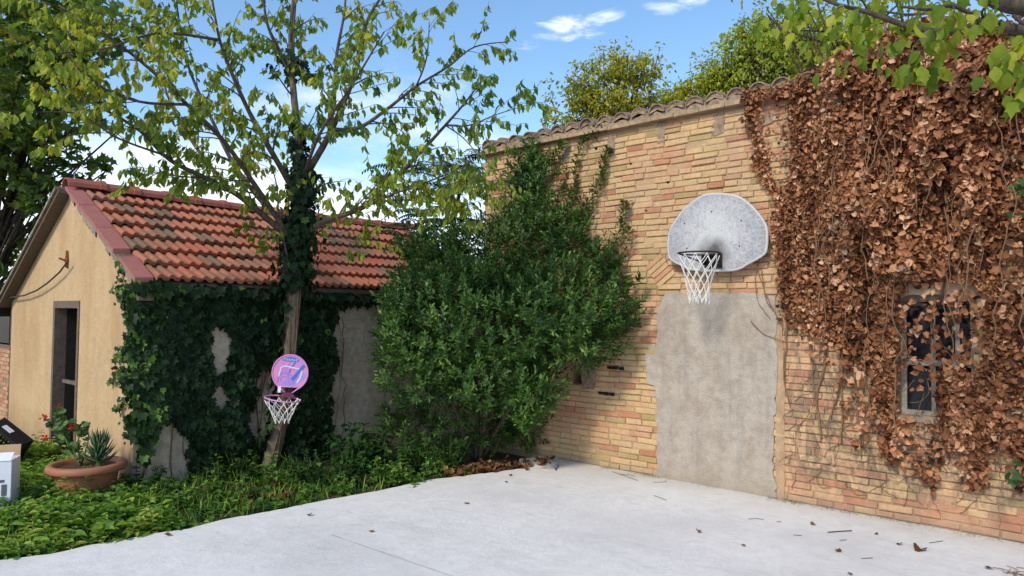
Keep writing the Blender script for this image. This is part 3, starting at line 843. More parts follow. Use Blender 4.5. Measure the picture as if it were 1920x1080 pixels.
for k in range(5): 
    c = np.array([SX + .5 + RNG.uniform(0, .3), DY0 + .3 + k * .1, .15 + RNG.uniform(0, .3)]); q.obox(c, unit(1)[0] * .09, unit(1)[0] * .09, (0, 0, .12))
q.build('clutter', M['print_grey'], sh)
# roof decking, verge, eaves
OH, EO = .14, .12
q = MB(); th = .05
def rz(y): return RZ + .055 - (RY - y) * tanr if y < RY else RZ + .055 - (y - RY) * .54
for (y0, y1) in ((SY - EO, RY), (RY, SY2 + .16)):
    a0 = SX - (.035 if y0 < RY else OH)
    q.add([(a0, y0, rz(y0)), (SX2 + .1, y0, rz(y0)), (SX2 + .1, y1, rz(y1)), (a0, y1, rz(y1)), (a0, y0, rz(y0) - th), (SX2 + .1, y0, rz(y0) - th), (SX2 + .1, y1, rz(y1) - th), (a0, y1, rz(y1) - th)],
          [(0, 1, 2, 3), (4, 7, 6, 5), (0, 4, 5, 1), (0, 3, 7, 4), (1, 5, 6, 2), (2, 6, 7, 3)])
q.build('roof_deck', M['wood_old'], sh)
a0 = SX - .045
# crumbling verge mortar under the flat tiles on the near slope
q = MB()
for y in np.arange(SY - .1, RY, .11):
    w = RNG.uniform(.02, .11); y1 = min(y + .108, RY)
    q.add([(SX - .001 - .018, y, rz(y) - .05 - w), (SX - .019, y1, rz(y1) - .05 - w * RNG.uniform(.8, 1.2)), (SX - .019, y1, rz(y1) - .05), (SX - .019, y, rz(y) - .05), (SX, y, rz(y) - .07 - w), (SX, y1, rz(y1) - .07 - w)],
          [(0, 1, 2, 3), (0, 4, 5, 1)])
q.build('verge_mortar', M['concrete'], sh)
def vp(y, dz=0): return rz(y) + dz
brk = 7.93
for (y0, y1) in ((SY - EO - .01, brk - .02), (brk + .16, 8.6), (8.61, 9.2), (9.21, RY - .02)):
    q = MB()
    q.add([(a0 - .03, y0, vp(y0, .045)), (SX + .10, y0, vp(y0, .06)), (SX + .10, y1, vp(y1, .06)), (a0 - .03, y1, vp(y1, .045)),
           (a0 - .03, y0, vp(y0, .002)), (SX + .10, y0, vp(y0, .004)), (SX + .10, y1, vp(y1, .004)), (a0 - .03, y1, vp(y1, .002))],
          [(0, 1, 2, 3), (4, 7, 6, 5), (0, 4, 5, 1), (1, 5, 6, 2), (2, 6, 7, 3), (3, 7, 4, 0)])
    q.build('verge_tile', M['verge'], sh)
a0 = SX - OH
for (y0, y1) in ((RY + .02, 10.6), (10.61, 11.4), (11.41, SY2 + .17)):
    q = MB()
    q.add([(a0 - .03, y0, vp(y0, .04)), (SX + .10, y0, vp(y0, .05)), (SX + .10, y1, vp(y1, .05)), (a0 - .03, y1, vp(y1, .04)),
           (a0 - .03, y0, vp(y0, .002)), (SX + .10, y0, vp(y0, .004)), (SX + .10, y1, vp(y1, .004)), (a0 - .03, y1, vp(y1, .002))],
          [(0, 1, 2, 3), (4, 7, 6, 5), (0, 4, 5, 1), (1, 5, 6, 2), (2, 6, 7, 3), (3, 7, 4, 0)])
    q.build('verge_tile', M['concrete'], sh)
# end block of the eaves beam at the corner
q = MB(); zb = rz(SY - EO); a0 = SX - .05
q.box((a0 + .01, SY - EO - .02, zb - .19), (SX + .11, SY + .0, zb - .052)); q.build('eaves_beam', M['wood_old'], sh)
q = MB(); q.box((SX + .11, SY - .05, zb - .13), (SX2, SY - .001, zb - .055)); q.build('eaves_board', M['concrete'], sh)
# marseille tiles: every tile its own object
slope_len = math.hypot(RY - SY + EO, rz(RY) - rz(SY - EO)); ang = math.atan(tanr)
NR = 7; TL = slope_len / NR; TW = .232
def tile_mesh(rnd, seed):
    r = np.random.default_rng(seed); V = []
    prof = [(-.5, .0), (-.42, .030), (-.31, .032), (-.20, .004), (-.02, .0), (.07, .030), (.18, .032), (.29, .004), (.5, .0)]
    L_ = TL + .05
    for (s, dz) in ((0, .072), (L_, .004)):
        for top in (1, 0):
            for (u, h) in prof: V.append((u * TW * 1.0, s, dz + (h if top else h - .044)))
    n = len(prof); Fq = []
    for k in range(n - 1):
        Fq += [(k, k + 1, 2 * n + k + 1, 2 * n + k), (n + k, n + k + 1, k + 1, k)]
    Fq += [(0, 2 * n, 3 * n, n), (n - 1, 2 * n - 1, 4 * n - 1, 3 * n - 1)]
    q = MB(); q.add(V, Fq, rnd); return q.mesh('roof_tile', M['tile'], smooth=False)
TP = [tile_mesh(r, i) for i, r in enumerate([.05, .15, .25, .35, .45, .55, .62, .70, .84, .97])]
DARK = {(5, 2), (5, 3), (4, 2), (4, 3), (3, 3), (3, 2), (2, 5), (2, 6), (2, 7), (4, 8), (4, 9), (4, 10), (3, 9), (5, 9), (2, 9), (4, 13), (3, 14), (4, 15), (3, 10)}
NC = int((SX2 + .1 - (SX + .12)) / TW)
for r_ in range(NR):
    for c_ in range(NC):
        s = r_ * TL - .02; y = SY - EO + s * math.cos(ang); z = rz(SY - EO) + s * math.sin(ang) + .002
        x = SX + .12 + TW * (c_ + .5) + RNG.normal() * .003
        k = RNG.choice([7, 8, 8, 9]) if (r_, c_) in DARK and RNG.random() < .8 else int(np.clip(RNG.normal(3.2, 2), 0, 7))
        if (r_, c_) not in DARK and RNG.random() < .05: k = 8
        # the old ridge sags a little half way along
        sag = -.03 * math.sin(math.pi * min(1, (x - SX) / 5.5)) * (r_ / NR)
        o = put(bpy.data.objects.new('roof_tile', TP[k]), sh, (x, y, z + sag)); o.rotation_euler = (ang + RNG.normal() * .012, RNG.normal() * .01, RNG.normal() * .012)
# ridge tiles with collars
def ridge_mesh():
    q = MB(); n = 7; L_ = .42
    for (x0, x1, R, o_) in ((0, .36, .125, 0), (.35, .43, .142, 0)):
        V = []
        for x in (x0, x1):
            for rr in (R, R - .018):
                for k in range(n + 1):
                    a = math.radians(-8 + 196 * k / n); V.append((x, rr * math.cos(a) * 1.08, rr * math.sin(a) * .8))
        s = n + 1; Fq = []
        for k in range(n): Fq += [(k, k + 1, 2 * s + k + 1, 2 * s + k), (s + k, 3 * s + k, 3 * s + k + 1, s + k + 1), (k, s + k, s + k + 1, k + 1), (2 * s + k, 2 * s + k + 1, 3 * s + k + 1, 3 * s + k)]
        q.add(V, Fq)
    return q.mesh('ridge_tile', M['ridge'])
RM = ridge_mesh(); x = a0 - .02; k = 0
while x < SX2:
    sag = -.04 * math.sin(math.pi * min(1, (x - SX) / 5.5))
    o = put(bpy.data.objects.new('ridge_tile', RM), sh, (x, RY, rz(RY) + .045 + sag)); o.rotation_euler = (RNG.normal() * .02, RNG.normal() * .01, 0)
    x += .40; k += 1
# tie-rod anchor with rust stain, and the cable that hangs from it
yc_, zc_ = on_x(128, 488, SX)[1:]
an = thing('cable_bracket', (SX - .01, yc_, zc_), 'small rusty iron bracket fixed high on the ochre gable above the door', 'bracket')
q = MB(); q.prism([(SX - .03, yc_, zc_ + .12), (SX - .03, yc_ - .035, zc_ + .01), (SX - .03, yc_ - .02, zc_ - .10), (SX - .03, yc_ + .02, zc_ - .08), (SX - .03, yc_ + .035, zc_)], (.028, 0, 0)); q.build('plate', M['rust'], an)
q = MB(); q.tube([(SX - .1, yc_, zc_ + .02), (SX - .02, yc_, zc_ - .01)], .012, 6); q.build('hook', M['rust'], an)
cpts = [on_x(px_, py_, SX - .07) for px_, py_ in [(127, 490), (112, 510), (90, 530), (68, 545), (45, 554), (20, 558)]] + [on_x(-30, 566, SX - .15), on_x(-160, 575, SX - .5)]
q = MB(); q.tube(cpts, .011, 6)
tag(q.build('cable', M['cable'], smooth=True, loc=cpts[0]), 'thin black cable sagging leftwards from the rusty bracket on the gable', 'cable')

# lean-to to the left of the shed
lt = thing('lean_to', (SX, SY2, 0), 'brick lean-to with dark opening and black roof edge left of the ochre shed', 'lean-to')
q = MB(); xl = SX + .06
for a_, b_, c_, d_ in wall_rects([(SY2 + .18, SY2 + 2.0, 1.25, 1.93)], SY2, SY2 + 3, -.4, 2.0): q.box((xl, a_, c_), (xl + .12, b_, d_))
q.build('wall', M['bed'], lt)
for r_ in range(24):
    y = SY2 + .19 + (r_ % 2) * .13
    while y < SY2 + 1.5:
        z_ = -.25 + r_ * .0625
        if z_ < 1.2 and random.random() < .93:
            q = MB(); q.box((xl - .008 - random.uniform(0, .004), y, z_), (xl + .01, y + .255, z_ + .05), random.uniform(.5, .95)); q.build('brick', M['brick'], lt)
        y += .27
q = MB(); q.box((xl - .06, SY2 + .02, -.3), (xl - .02, SY2 + .055, 2.0)); q.build('pipe', M['wood_old'], lt)
q = MB(); q.box((xl - .012, SY2 + .06, 1.20), (xl + .13, SY2 + 2.0, 1.25)); q.build('ledge', M['wood_old'], lt)
q = MB(); q.box((xl + .6, SY2, -.2), (xl + .62, SY2 + 3, 2.0)); q.build('back', M['interior'], lt)
q = MB(); q.add([(xl - .22, SY2 + .01, 1.98), (xl - .22, SY2 + 3, 1.30 + .35), (xl + 1.5, SY2 + 3, 1.65), (xl + 1.5, SY2 + .01, 1.98), (xl - .22, SY2 + .01, 2.03), (xl - .22, SY2 + 3, 1.70), (xl + 1.5, SY2 + 3, 1.70), (xl + 1.5, SY2 + .01, 2.03)],
      [(0, 1, 2, 3), (4, 7, 6, 5), (0, 4, 5, 1), (1, 5, 6, 2), (2, 6, 7, 3), (3, 7, 4, 0)]); q.build('roof', M['black_metal'], lt)

# ------------------------------------------------------------------ wall hoop
BX = FX - .13
pts_px = [(1345, 364), (1322, 366), (1302, 377), (1283, 392), (1268, 412), (1257, 430), (1253, 446), (1253, 472), (1258, 486), (1276, 496), (1304, 506), (1374, 506), (1403, 493), (1429, 478), (1436, 465), (1437, 433), (1430, 414), (1413, 392), (1392, 374), (1370, 366)]
BP = np.array([on_x(x_, y_, BX)[1:] for x_, y_ in pts_px])
cy_, cz_ = BP[:, 0].mean(), (BP[:, 1].max() + BP[:, 1].min()) / 2
hp = thing('basketball_hoop', (BX, cy_, cz_), 'weathered white fan backboard with black rim and white net on brick wall', 'basketball hoop')
def smooth_poly(P, n=4):
    P = np.array(P); out = []
    m_ = len(P)
    for i in range(m_):
        p0, p1, p2, p3 = P[i - 1], P[i], P[(i + 1) % m_], P[(i + 2) % m_]
        for k in range(n):
            t_ = k / n
            out.append(.5 * ((2 * p1) + (-p0 + p2) * t_ + (2 * p0 - 5 * p1 + 4 * p2 - p3) * t_ ** 2 + (-p0 + 3 * p1 - 3 * p2 + p3) * t_ ** 3))
    return np.array(out)
SP = smooth_poly(BP, 4)
q = MB(); q.prism([(BX, a, b) for a, b in SP], (.03, 0, 0)); q.build('backboard', M['board'], hp, loc=(BX, cy_, cz_))
q = MB(); q.tube([(BX + .012, a, b) for a, b in list(SP) + [SP[0]]], .016, 6, cap=False); q.build('board_edge', M['board_rim'], hp, smooth=True)
rc = np.array([BX - .34, on_x(1340, 482, BX)[1] + .01, on_x(1340, 479, BX)[2]])
# rim centre sits straight out from the bracket
rim_r = .205
q = MB(); an_ = np.linspace(0, 2 * math.pi, 33)
q.tube([(rc[0] + rim_r * math.cos(t_), rc[1] + rim_r * math.sin(t_), rc[2]) for t_ in an_], .009, 7, cap=False)
for s_ in (-1, 1): q.tube([(BX, rc[1] + s_ * .07, rc[2] - .085), (rc[0] + .04, rc[1] + s_ * rim_r * .98, rc[2] - .008)], .008, 6)
rim = q.build('rim', M['black_metal'], hp, smooth=True)
q = MB(); q.box((BX - .012, rc[1] - .095, rc[2] - .135), (BX - .001, rc[1] + .095, rc[2] + .02)); q.box((BX - .14, rc[1] - .085, rc[2] - .006), (BX - .012, rc[1] + .085, rc[2] + .006))
q.box((BX - .10, rc[1] - .09, rc[2] - .10), (BX - .012, rc[1] - .083, rc[2] - .006)); q.box((BX - .10, rc[1] + .083, rc[2] - .10), (BX - .012, rc[1] + .09, rc[2] - .006)); q.build('bracket', M['black_metal'], hp)
def net(c, R0, R1, H, nodes, rows_, rad, name, parent, mat, shape=1.6, wob=.012):
    q = MB(); P = {}
    for r_ in range(rows_ + 1):
        t_ = r_ / rows_; R = R1 + (R0 - R1) * (1 - t_) ** shape
        for k in range(nodes):
            a = 2 * math.pi * (k + .5 * (r_ % 2)) / nodes
            w = wob * t_ if r_ < rows_ else wob * 1.5
            P[r_, k] = np.array([c[0] + R * math.cos(a) + random.uniform(-w, w), c[1] + R * math.sin(a) + random.uniform(-w, w), c[2] - H * t_ ** .95 + random.uniform(-w, w) * .8])
    for r_ in range(rows_):
        for k in range(nodes):
            o_ = k if r_ % 2 == 0 else (k + 1) % nodes
            for (a, b) in ((P[r_, k], P[r_ + 1, k]), (P[r_, k], P[r_ + 1, (k - 1) % nodes if r_ % 2 == 0 else (k + 1) % nodes])):
                mid = (a + b) / 2 + np.array([0, 0, -.006]); q.tube([a, mid, b], rad, 5, cap=False)
    for r_ in range(1, rows_ + 1):
        for k in range(nodes):
            p_ = P[r_, k]; q.tube([p_ + (0, 0, rad * 1.6), p_, p_ - (0, 0, rad * (1.6 if r_ < rows_ else 5))], [rad * 1.1, rad * 1.9, rad * 1.1], 5)
    return q.build(name, mat, parent, smooth=True)
net(rc - (0, 0, .012), rim_r, .095, .47, 11, 6, .0042, 'net', hp, M['net'])
for dy_, dz_ in ((-.30, .10), (.33, .12), (.02, .22), (-.28, -.16), (.3, -.15)):
    q = MB(); q.tube([(BX + .001, cy_ + dy_, cz_ + dz_), (BX - .006, cy_ + dy_, cz_ + dz_)], .007, 8); q.build('bolt', M['black_metal'], hp)
for s_ in (-.3, .3):
    q = MB(); q.box((BX + .03, cy_ + s_ - .04, cz_ - .2), (FX - .003, cy_ + s_ + .04, cz_ + .2)); q.build('batten', M['wood_dark'], hp)

# ------------------------------------------------------------------ trees
def poly_at(pts):   # (px, py, depth)
    return [at(*p) for p in pts]
def curve(P, n):
    P = np.array(P, float); out = []
    for i in range(len(P) - 1):
        p0 = P[max(i - 1, 0)]; p1 = P[i]; p2 = P[i + 1]; p3 = P[min(i + 2, len(P) - 1)]
        for k in range(n):
            t_ = k / n
            out.append(.5 * ((2 * p1) + (-p0 + p2) * t_ + (2 * p0 - 5 * p1 + 4 * p2 - p3) * t_ ** 2 + (-p0 + 3 * p1 - 3 * p2 + p3) * t_ ** 3))
    out.append(P[-1]); return np.array(out)
def twigs(limb, r0, r1, n, length, q, leaves, per, start=.2, droop=.3, spread=1.0, level=0, up=.35):
    """side shoots of a limb; collects leaf points (pos, outward dir)"""
    m_ = len(limb)
    for k in range(n):
        t_ = start + (1 - start) * (k + random.random()) / n; f = t_ * (m_ - 1); i = min(int(f), m_ - 2)
        p = limb[i] + (limb[i + 1] - limb[i]) * (f - i); tan = limb[i + 1] - limb[i]; tan /= np.linalg.norm(tan) + 1e-9
        d = unit(1)[0]; d -= tan * d.dot(tan); d /= np.linalg.norm(d)
        d = tan * .75 + d * spread * random.uniform(.6, 1.1) + np.array([0, 0, up]); d /= np.linalg.norm(d)
        L_ = length * random.uniform(.55, 1.15) * (1 - .35 * t_); ra = max(.003, (r0 + (r1 - r0) * t_) * .42)
        pts = [p]; steps = 5
        for s_ in range(steps):
            d = d + unit(1)[0] * .16 + np.array([0, 0, -droop * .16]); d /= np.linalg.norm(d); pts.append(pts[-1] + d * L_ / steps)
        pts = np.array(pts); q.tube(pts, list(np.linspace(ra, .0022, len(pts))), 4 if level else 5, cap=False)
        if level < 1:
            twigs(pts, ra, .003, max(2, int(L_ * 7)), L_ * .42, q, leaves, per, .15, droop, spread, level + 1, up)
        for s_ in range(int(per * L_ * (1 if level else .6)) + 1):
            u = random.uniform(.15, 1.02) ** .8 * (len(pts) - 1); j = min(int(u), len(pts) - 2)
            leaves.append((pts[j] + (pts[j + 1] - pts[j]) * (u - j), d))

# young tree in front of the shed
TR = thing('young_tree', at(505, 880, 7.88), 'slender leafy tree leaning in front of the ivy wall with a toy hoop', 'tree')
TD = 7.82
trunk = curve(poly_at([(500, 905, 7.86), (506, 872, 7.86), (518, 815, 7.84), (529, 760, 7.82), (540, 690, 7.82), (546, 620, 7.82), (551, 545, 7.80), (558, 470, 7.78), (563, 410, 7.76), (566, 340, 7.75), (560, 270, 7.74), (553, 200, 7.72), (547, 130, 7.70), (545, 60, 7.68), (552, -40, 7.66), (548, -200, 7.6)]), 5)
q = MB(); tr_r = np.interp(np.linspace(0, 1, len(trunk)), [0, .08, .25, .45, .62, .8, 1], [.100, .082, .070, .068, .052, .030, .010])
q.tube(trunk, list(tr_r), 12, jit=.06); q.build('trunk', M['bark_light'], TR, smooth=True)
LIMBS = [
    ([(580, 452, 7.76), (625, 420, 7.6), (690, 393, 7.45), (740, 346, 7.3), (790, 285, 7.15), (835, 235, 7.0), (870, 195, 6.9), (900, 155, 6.85)], .036, .006),
    ([(835, 235, 7.0), (880, 235, 6.9), (930, 215, 6.85), (995, 195, 6.8)], .010, .003),
    ([(790, 285, 7.15), (830, 300, 7.0), (870, 320, 6.9), (900, 350, 6.85)], .008, .003),
    ([(620, 425, 7.6), (640, 445, 7.4), (665, 455, 7.3)], .007, .003),
    ([(640, 418, 7.62), (700, 388, 7.7), (760, 375, 7.85), (830, 385, 8.0)], .02, .004),
    ([(567, 345, 7.75), (595, 298, 7.7), (618, 255, 7.65), (640, 205, 7.6), (662, 150, 7.55), (678, 90, 7.5), (692, 30, 7.45), (735, -30, 7.4)], .042, .010),
    ([(618, 255, 7.65), (628, 170, 7.8), (632, 100, 7.95), (646, 20, 8.1), (650, -60, 8.2)], .028, .008),
    ([(632, 248, 7.65), (680, 243, 7.7), (730, 207, 7.8), (782, 163, 7.9), (840, 125, 8.0), (890, 88, 8.1), (955, 78, 8.2)], .026, .005),
    ([(782, 163, 7.9), (800, 110, 7.8), (805, 40, 7.7)], .012, .004),
    ([(548, 150, 7.7), (522, 95, 7.55), (500, 40, 7.4), (490, -40, 7.3)], .028, .008),
    ([(551, 190, 7.7), (549, 110, 8.0), (552, 30, 8.2), (560, -60, 8.3)], .024, .008),
    ([(566, 380, 7.76), (520, 300, 7.5), (476, 225, 7.25), (440, 150, 7.05), (412, 75, 6.9), (395, -20, 6.8)], .036, .008),
    ([(560, 430, 7.76), (500, 385, 7.9), (440, 310, 8.1), (400, 230, 8.25), (355, 130, 8.4), (335, 40, 8.5), (330, -40, 8.6)], .034, .007),
    ([(556, 460, 7.78), (505, 418, 7.5), (445, 368, 7.2), (385, 335, 6.95), (318, 300, 6.7), (262, 245, 6.5), (185, 200, 6.3), (110, 165, 6.15)], .038, .006),
    ([(540, 440, 7.72), (480, 350, 7.3), (420, 265, 6.9), (350, 195, 6.5), (270, 120, 6.2), (190, 60, 6.0), (110, 10, 5.9)], .030, .006),
    ([(440, 350, 7.2), (370, 270, 7.4), (320, 190, 7.6), (290, 90, 7.8), (270, 0, 7.9)], .02, .005),
    ([(385, 335, 6.95), (330, 330, 6.8), (270, 320, 6.7)], .010, .004),
    ([(528, 545, 7.74), (524, 480, 7.6), (521, 420, 7.55), (519, 350, 7.5), (505, 300, 7.45)], .012, .006),
    ([(566, 340, 7.75), (600, 250, 7.2), (660, 160, 6.7), (720, 60, 6.3)], .022, .006),
    ([(700, 388, 7.45), (760, 360, 7.2), (830, 330, 6.9), (890, 300, 6.7)], .014, .004),
    ([(412, 75, 6.9), (300, 62, 6.3), (200, 90, 5.9), (110, 100, 5.7)], .016, .004),
    ([(300, 290, 6.7), (220, 260, 6.3), (150, 215, 6.0), (80, 210, 5.8)], .012, .004),
    ([(350, 195, 6.5), (260, 190, 6.1), (170, 150, 5.8), (90, 60, 5.6)], .016, .004),
    ([(760, 330, 7.25), (800, 330, 7.1), (850, 350, 7.0), (880, 385, 6.95)], .008, .003),
    ([(835, 235, 7.0), (870, 260, 6.8), (900, 300, 6.7), (905, 340, 6.65)], .008, .003),
    ([(620, 425, 7.6), (660, 400, 7.3), (720, 330, 7.0), (760, 280, 6.8)], .010, .003),
    ([(480, 350, 7.3), (400, 330, 7.0), (350, 345, 6.8)], .008, .003),
]
leaves = []; tw = MB()
grown = [trunk]
for P, r0, r1 in LIMBS:
    c = curve(poly_at(P), 5)
    # root every limb in the nearest wood already grown
    near = np.concatenate(grown); f0 = near[np.argmin(np.linalg.norm(near - c[0], axis=1))] - c[0]
    c = c + f0[None] * np.clip(1 - np.arange(len(c)) / (len(c) * .6), 0, 1)[:, None]; grown.append(c)
    q = MB(); q.tube(c, list(np.linspace(r0, r1, len(c))), 8, jit=.05); q.build('branch', M['bark'], TR, smooth=True)
    ln = np.linalg.norm(np.diff(c, axis=0), axis=1).sum()
    twigs(c, r0, r1, int(ln * 6.5) + 2, .66, tw, leaves, 36, .16, .5)
twigs(trunk, .06, .02, 18, .75, tw, leaves, 26, .45, .4)
o = tw.build('twigs', M['bark'], TR, smooth=True); o['kind'] = 'stuff'
lp = np.array([l[0] for l in leaves]); ld = np.array([l[1] for l in leaves])
px, py, D = proj(lp)
keep = ~((px > 380) & (px < 1100) & (py > 480)) & ~((px > 905) & (py > 215) & (py < 600) & (RNG.random(len(lp)) < .5)) & (RNG.random(len(lp)) < np.where((px > 60) & (px < 520) & (py < 320), .95, .78))
lp, ld = lp[keep], ld[keep]; n = len(lp)
d = ld * .25 + unit(n) * .45 + np.array([0, 0, -.85]); nr = unit(n) + VIEW * -.2
lift = np.array([mnoise.noise(Vector(p * .9)) for p in lp])
leafage(TR, L_OVAL, lp, d, nr, RNG.uniform(.060, .112, n), np.clip(.50 + .35 * lift + RNG.normal(size=n) * .2, 0, 1), M['leaf_tree'], 300, True)
print('young tree leaves', n)

# ivy climbing the trunk
IT = thing('trunk_ivy', at(560, 540, 7.75), 'dark ivy climbing the trunk of the slender tree above the toy hoop', 'ivy')
pos, dd, nn = [], [], []
tl = np.linspace(0, 1, len(trunk))
for (t0, t1, num, rad, side) in ((.40, .62, 1150, .16, 0), (.62, .70, 70, .10, 0), (.20, .42, 260, .10, 1), (.0, .2, 130, .13, 1), (.78, .83, 60, .2, 0)):
    for k in range(num):
        u = random.uniform(t0, t1); f = u * (len(trunk) - 1); i = min(int(f), len(trunk) - 2); p = trunk[i] + (trunk[i + 1] - trunk[i]) * (f - i)
        a = random.uniform(0, 2 * math.pi) if not side else random.gauss(math.radians(135), .55)
        e = np.array([math.cos(a), math.sin(a), 0]); rr = tr_r[i] * 1.05 + abs(random.gauss(0, rad * .5))
        pos.append(p + e * rr); dd.append(e * .35 + np.array([0, 0, -1]) + unit(1)[0] * .4); nn.append(e + unit(1)[0] * .35 + np.array([0, 0, .3]))
n = len(pos); 
leafage(IT, L_IVY, pos, dd, nn, RNG.uniform(.05, .095, n), np.clip(RNG.beta(1.6, 2.6, n) + (RNG.random(n) < .04) * .5, 0, 1), M['leaf_ivy'], 200, True)
q = MB()
for k in range(5):
    a0_ = k * 1.3; pts = []
    for i in range(4, len(trunk) - 28, 2):
        a = a0_ + i * .05 * (1 if k % 2 else -1); e = np.array([math.cos(a), math.sin(a), 0]); pts.append(trunk[i] + e * (tr_r[i] + .008))
    q.tube(pts, .009, 5)
q.build('stem', M['vine'], IT, smooth=True)

# toy hoop tied on the trunk
DC = at(544, 699, 7.62); th_ = thing('toy_hoop', DC, 'pink and purple round toy backboard with white net tied to the tree trunk', 'toy hoop')
fw = -VIEW.copy(); fw[2] = 0; fw = _n(fw); sd = np.cross((0, 0, 1), fw); up_ = np.array([0, 0, 1.])
rot = math.radians(-3); sd, up_ = sd * math.cos(rot) + up_ * math.sin(rot), up_ * math.cos(rot) - sd * math.sin(rot)
def tp(u, v_, w_=0): return DC + sd * u + up_ * v_ + fw * w_
R_ = .196
arc = [(R_ * math.cos(a), R_ * math.sin(a)) for a in np.linspace(math.radians(-52), math.radians(232), 36)]
q = MB(); q.prism([tp(u, v_, 0) for u, v_ in arc], fw * -.008); bo = q.build('backboard', M['disc'], th_, loc=DC)
q = MB(); ring = [(R_ * math.cos(a), R_ * math.sin(a)) for a in np.linspace(math.radians(-62), math.radians(242), 40)]
ring = [(.035, -.222)] + [(.095, -.172)] + ring[1:-1] + [(-.095, -.172), (-.035, -.222)]
q.tube([tp(u, v_, .002) for u, v_ in ring], .0085, 6); q.tube([tp(*arc[0], .002), tp(*arc[-1], .002)], .006, 6); q.build('board_edge', M['pink'], th_, smooth=True)
def flat(poly, w_, mat, name, parent=bo):
    q = MB(); q.prism([tp(u, v_, w_) for u, v_ in poly], fw * .0012); return q.build(name, mat, parent)
def stroke(pts, w, depth, mat, name):
    q = MB()
    for a, b in zip(pts, pts[1:]):
        a, b = np.array(a), np.array(b); d_ = _n(b - a); nrm_ = np.array([-d_[1], d_[0]]) * w / 2; a = a - d_ * w * .3; b = b + d_ * w * .3
        q.prism([tp(*(a - nrm_), depth), tp(*(b - nrm_), depth), tp(*(b + nrm_), depth), tp(*(a + nrm_), depth)], fw * .0012); depth += .0002
    return q.build(name, mat, bo)
flat([(.115 * math.cos(a) * .78, .148 + .026 * math.sin(a) - .012 * math.cos(a) ** 2) for a in np.linspace(0, 6.28, 25)[:-1]], .001, M['blue'], 'name_oval')
stroke([(-.05 + .085 * math.cos(a), -.085 + .085 * math.sin(a)) for a in np.linspace(math.radians(-15), math.radians(195), 14)], .016, .0012, M['purple'], 'arc_print')
stroke([(-.055 + .05 * math.cos(a), -.09 + .05 * math.sin(a)) for a in np.linspace(math.radians(-10), math.radians(190), 10)], .010, .0012, M['purple'], 'arc_print')
stroke([(-.01, .11), (-.055, .02), (-.02, -.03), (.0, -.12)], .014, .0014, M['purple'], 'line_print')
stroke([(.05, .12), (.0, .035), (-.02, -.02)], .016, .0014, M['blue'], 'line_print')
stroke([(.10, .06), (.04, -.04), (.035, -.12)], .018, .0014, M['purple'], 'line_print')
stroke([(-.125, -.05), (-.10, .055), (-.06, .072), (.11, .046)], .014, .0032, M['sky_print'], 'target_print')
stroke([(.128, .03), (.115, -.05), (.085, -.10)], .018, .0032, M['sky_print'], 'target_print')
stroke([(.145, .085), (.06, -.03), (.03, -.068)], .030, .0048, M['blue'], 'slash_print')
stroke([(.0, .047), (.035, .043)], .012, .0052, M['orange_print'], 'spot_print')
fc = bpy.data.curves.new('lettering', 'FONT'); fc.body = 'TARMAK'; fc.size = .036; fc.align_x = 'CENTER'; fc.align_y = 'CENTER'; fc.extrude = .0006; fc.space_character = 1.15; fc.materials.append(M['sky_print'])
fo = bpy.data.objects.new('lettering', fc); COL.objects.link(fo); dg_ = bpy.context.evaluated_depsgraph_get()
fm = bpy.data.meshes.new_from_object(fo.evaluated_get(dg_)); bpy.data.objects.remove(fo)
fo = bpy.data.objects.new('lettering', fm); put(fo, bo, tp(0, .141, .0034))
mm = Matrix([[sd[0], up_[0], fw[0]], [sd[1], up_[1], fw[1]], [sd[2], up_[2], fw[2]]]); fo.rotation_euler = mm.to_euler()
flat([(-.118, -.155), (-.085, -.155), (-.085, -.22), (-.118, -.22)], .012, M['carton_white'], 'price_sticker', th_)
rc2 = tp(.0, -.262, .0) + fw * .19; rr2 = .185
q = MB()
tl_ = sd * .0
q.tube([rc2 + (sd * math.cos(a) + (fw * 1.0) * math.sin(a)) * rr2 + up_ * (-.018 * math.cos(a)) for a in np.linspace(0, 2 * math.pi, 29)], .0075, 6, cap=False)
q.tube([tp(-.035, -.222), rc2 - fw * rr2 * .9 - sd * .06, ], .010, 6); q.tube([tp(.035, -.222), rc2 - fw * rr2 * .9 + sd * .06], .010, 6); q.build('rim', M['pink'], th_, smooth=True)
q = MB(); q.obox(tp(0, -.235, .01), sd * .05, up_ * .02, fw * .02); q.obox(tp(.0, -.255, .03), sd * .085, up_ * .007, fw * .03); q.build('bracket', M['maroon'], th_)
net(rc2 - (0, 0, .008), rr2, .078, .235, 10, 4, .0038, 'net', th_, M['net'], 1.5, .008)
q = MB(); 
for dz_ in (.13, -.02): q.lathe([(.108, 0), (.112, .012), (.108, .024)], trunk[np.argmin(np.abs(trunk[:, 2] - (DC[2] + dz_)))] * np.array([1, 1, 0]) + np.array([0, 0, DC[2] + dz_]), 14)
q.build('strap', M['net'], th_)

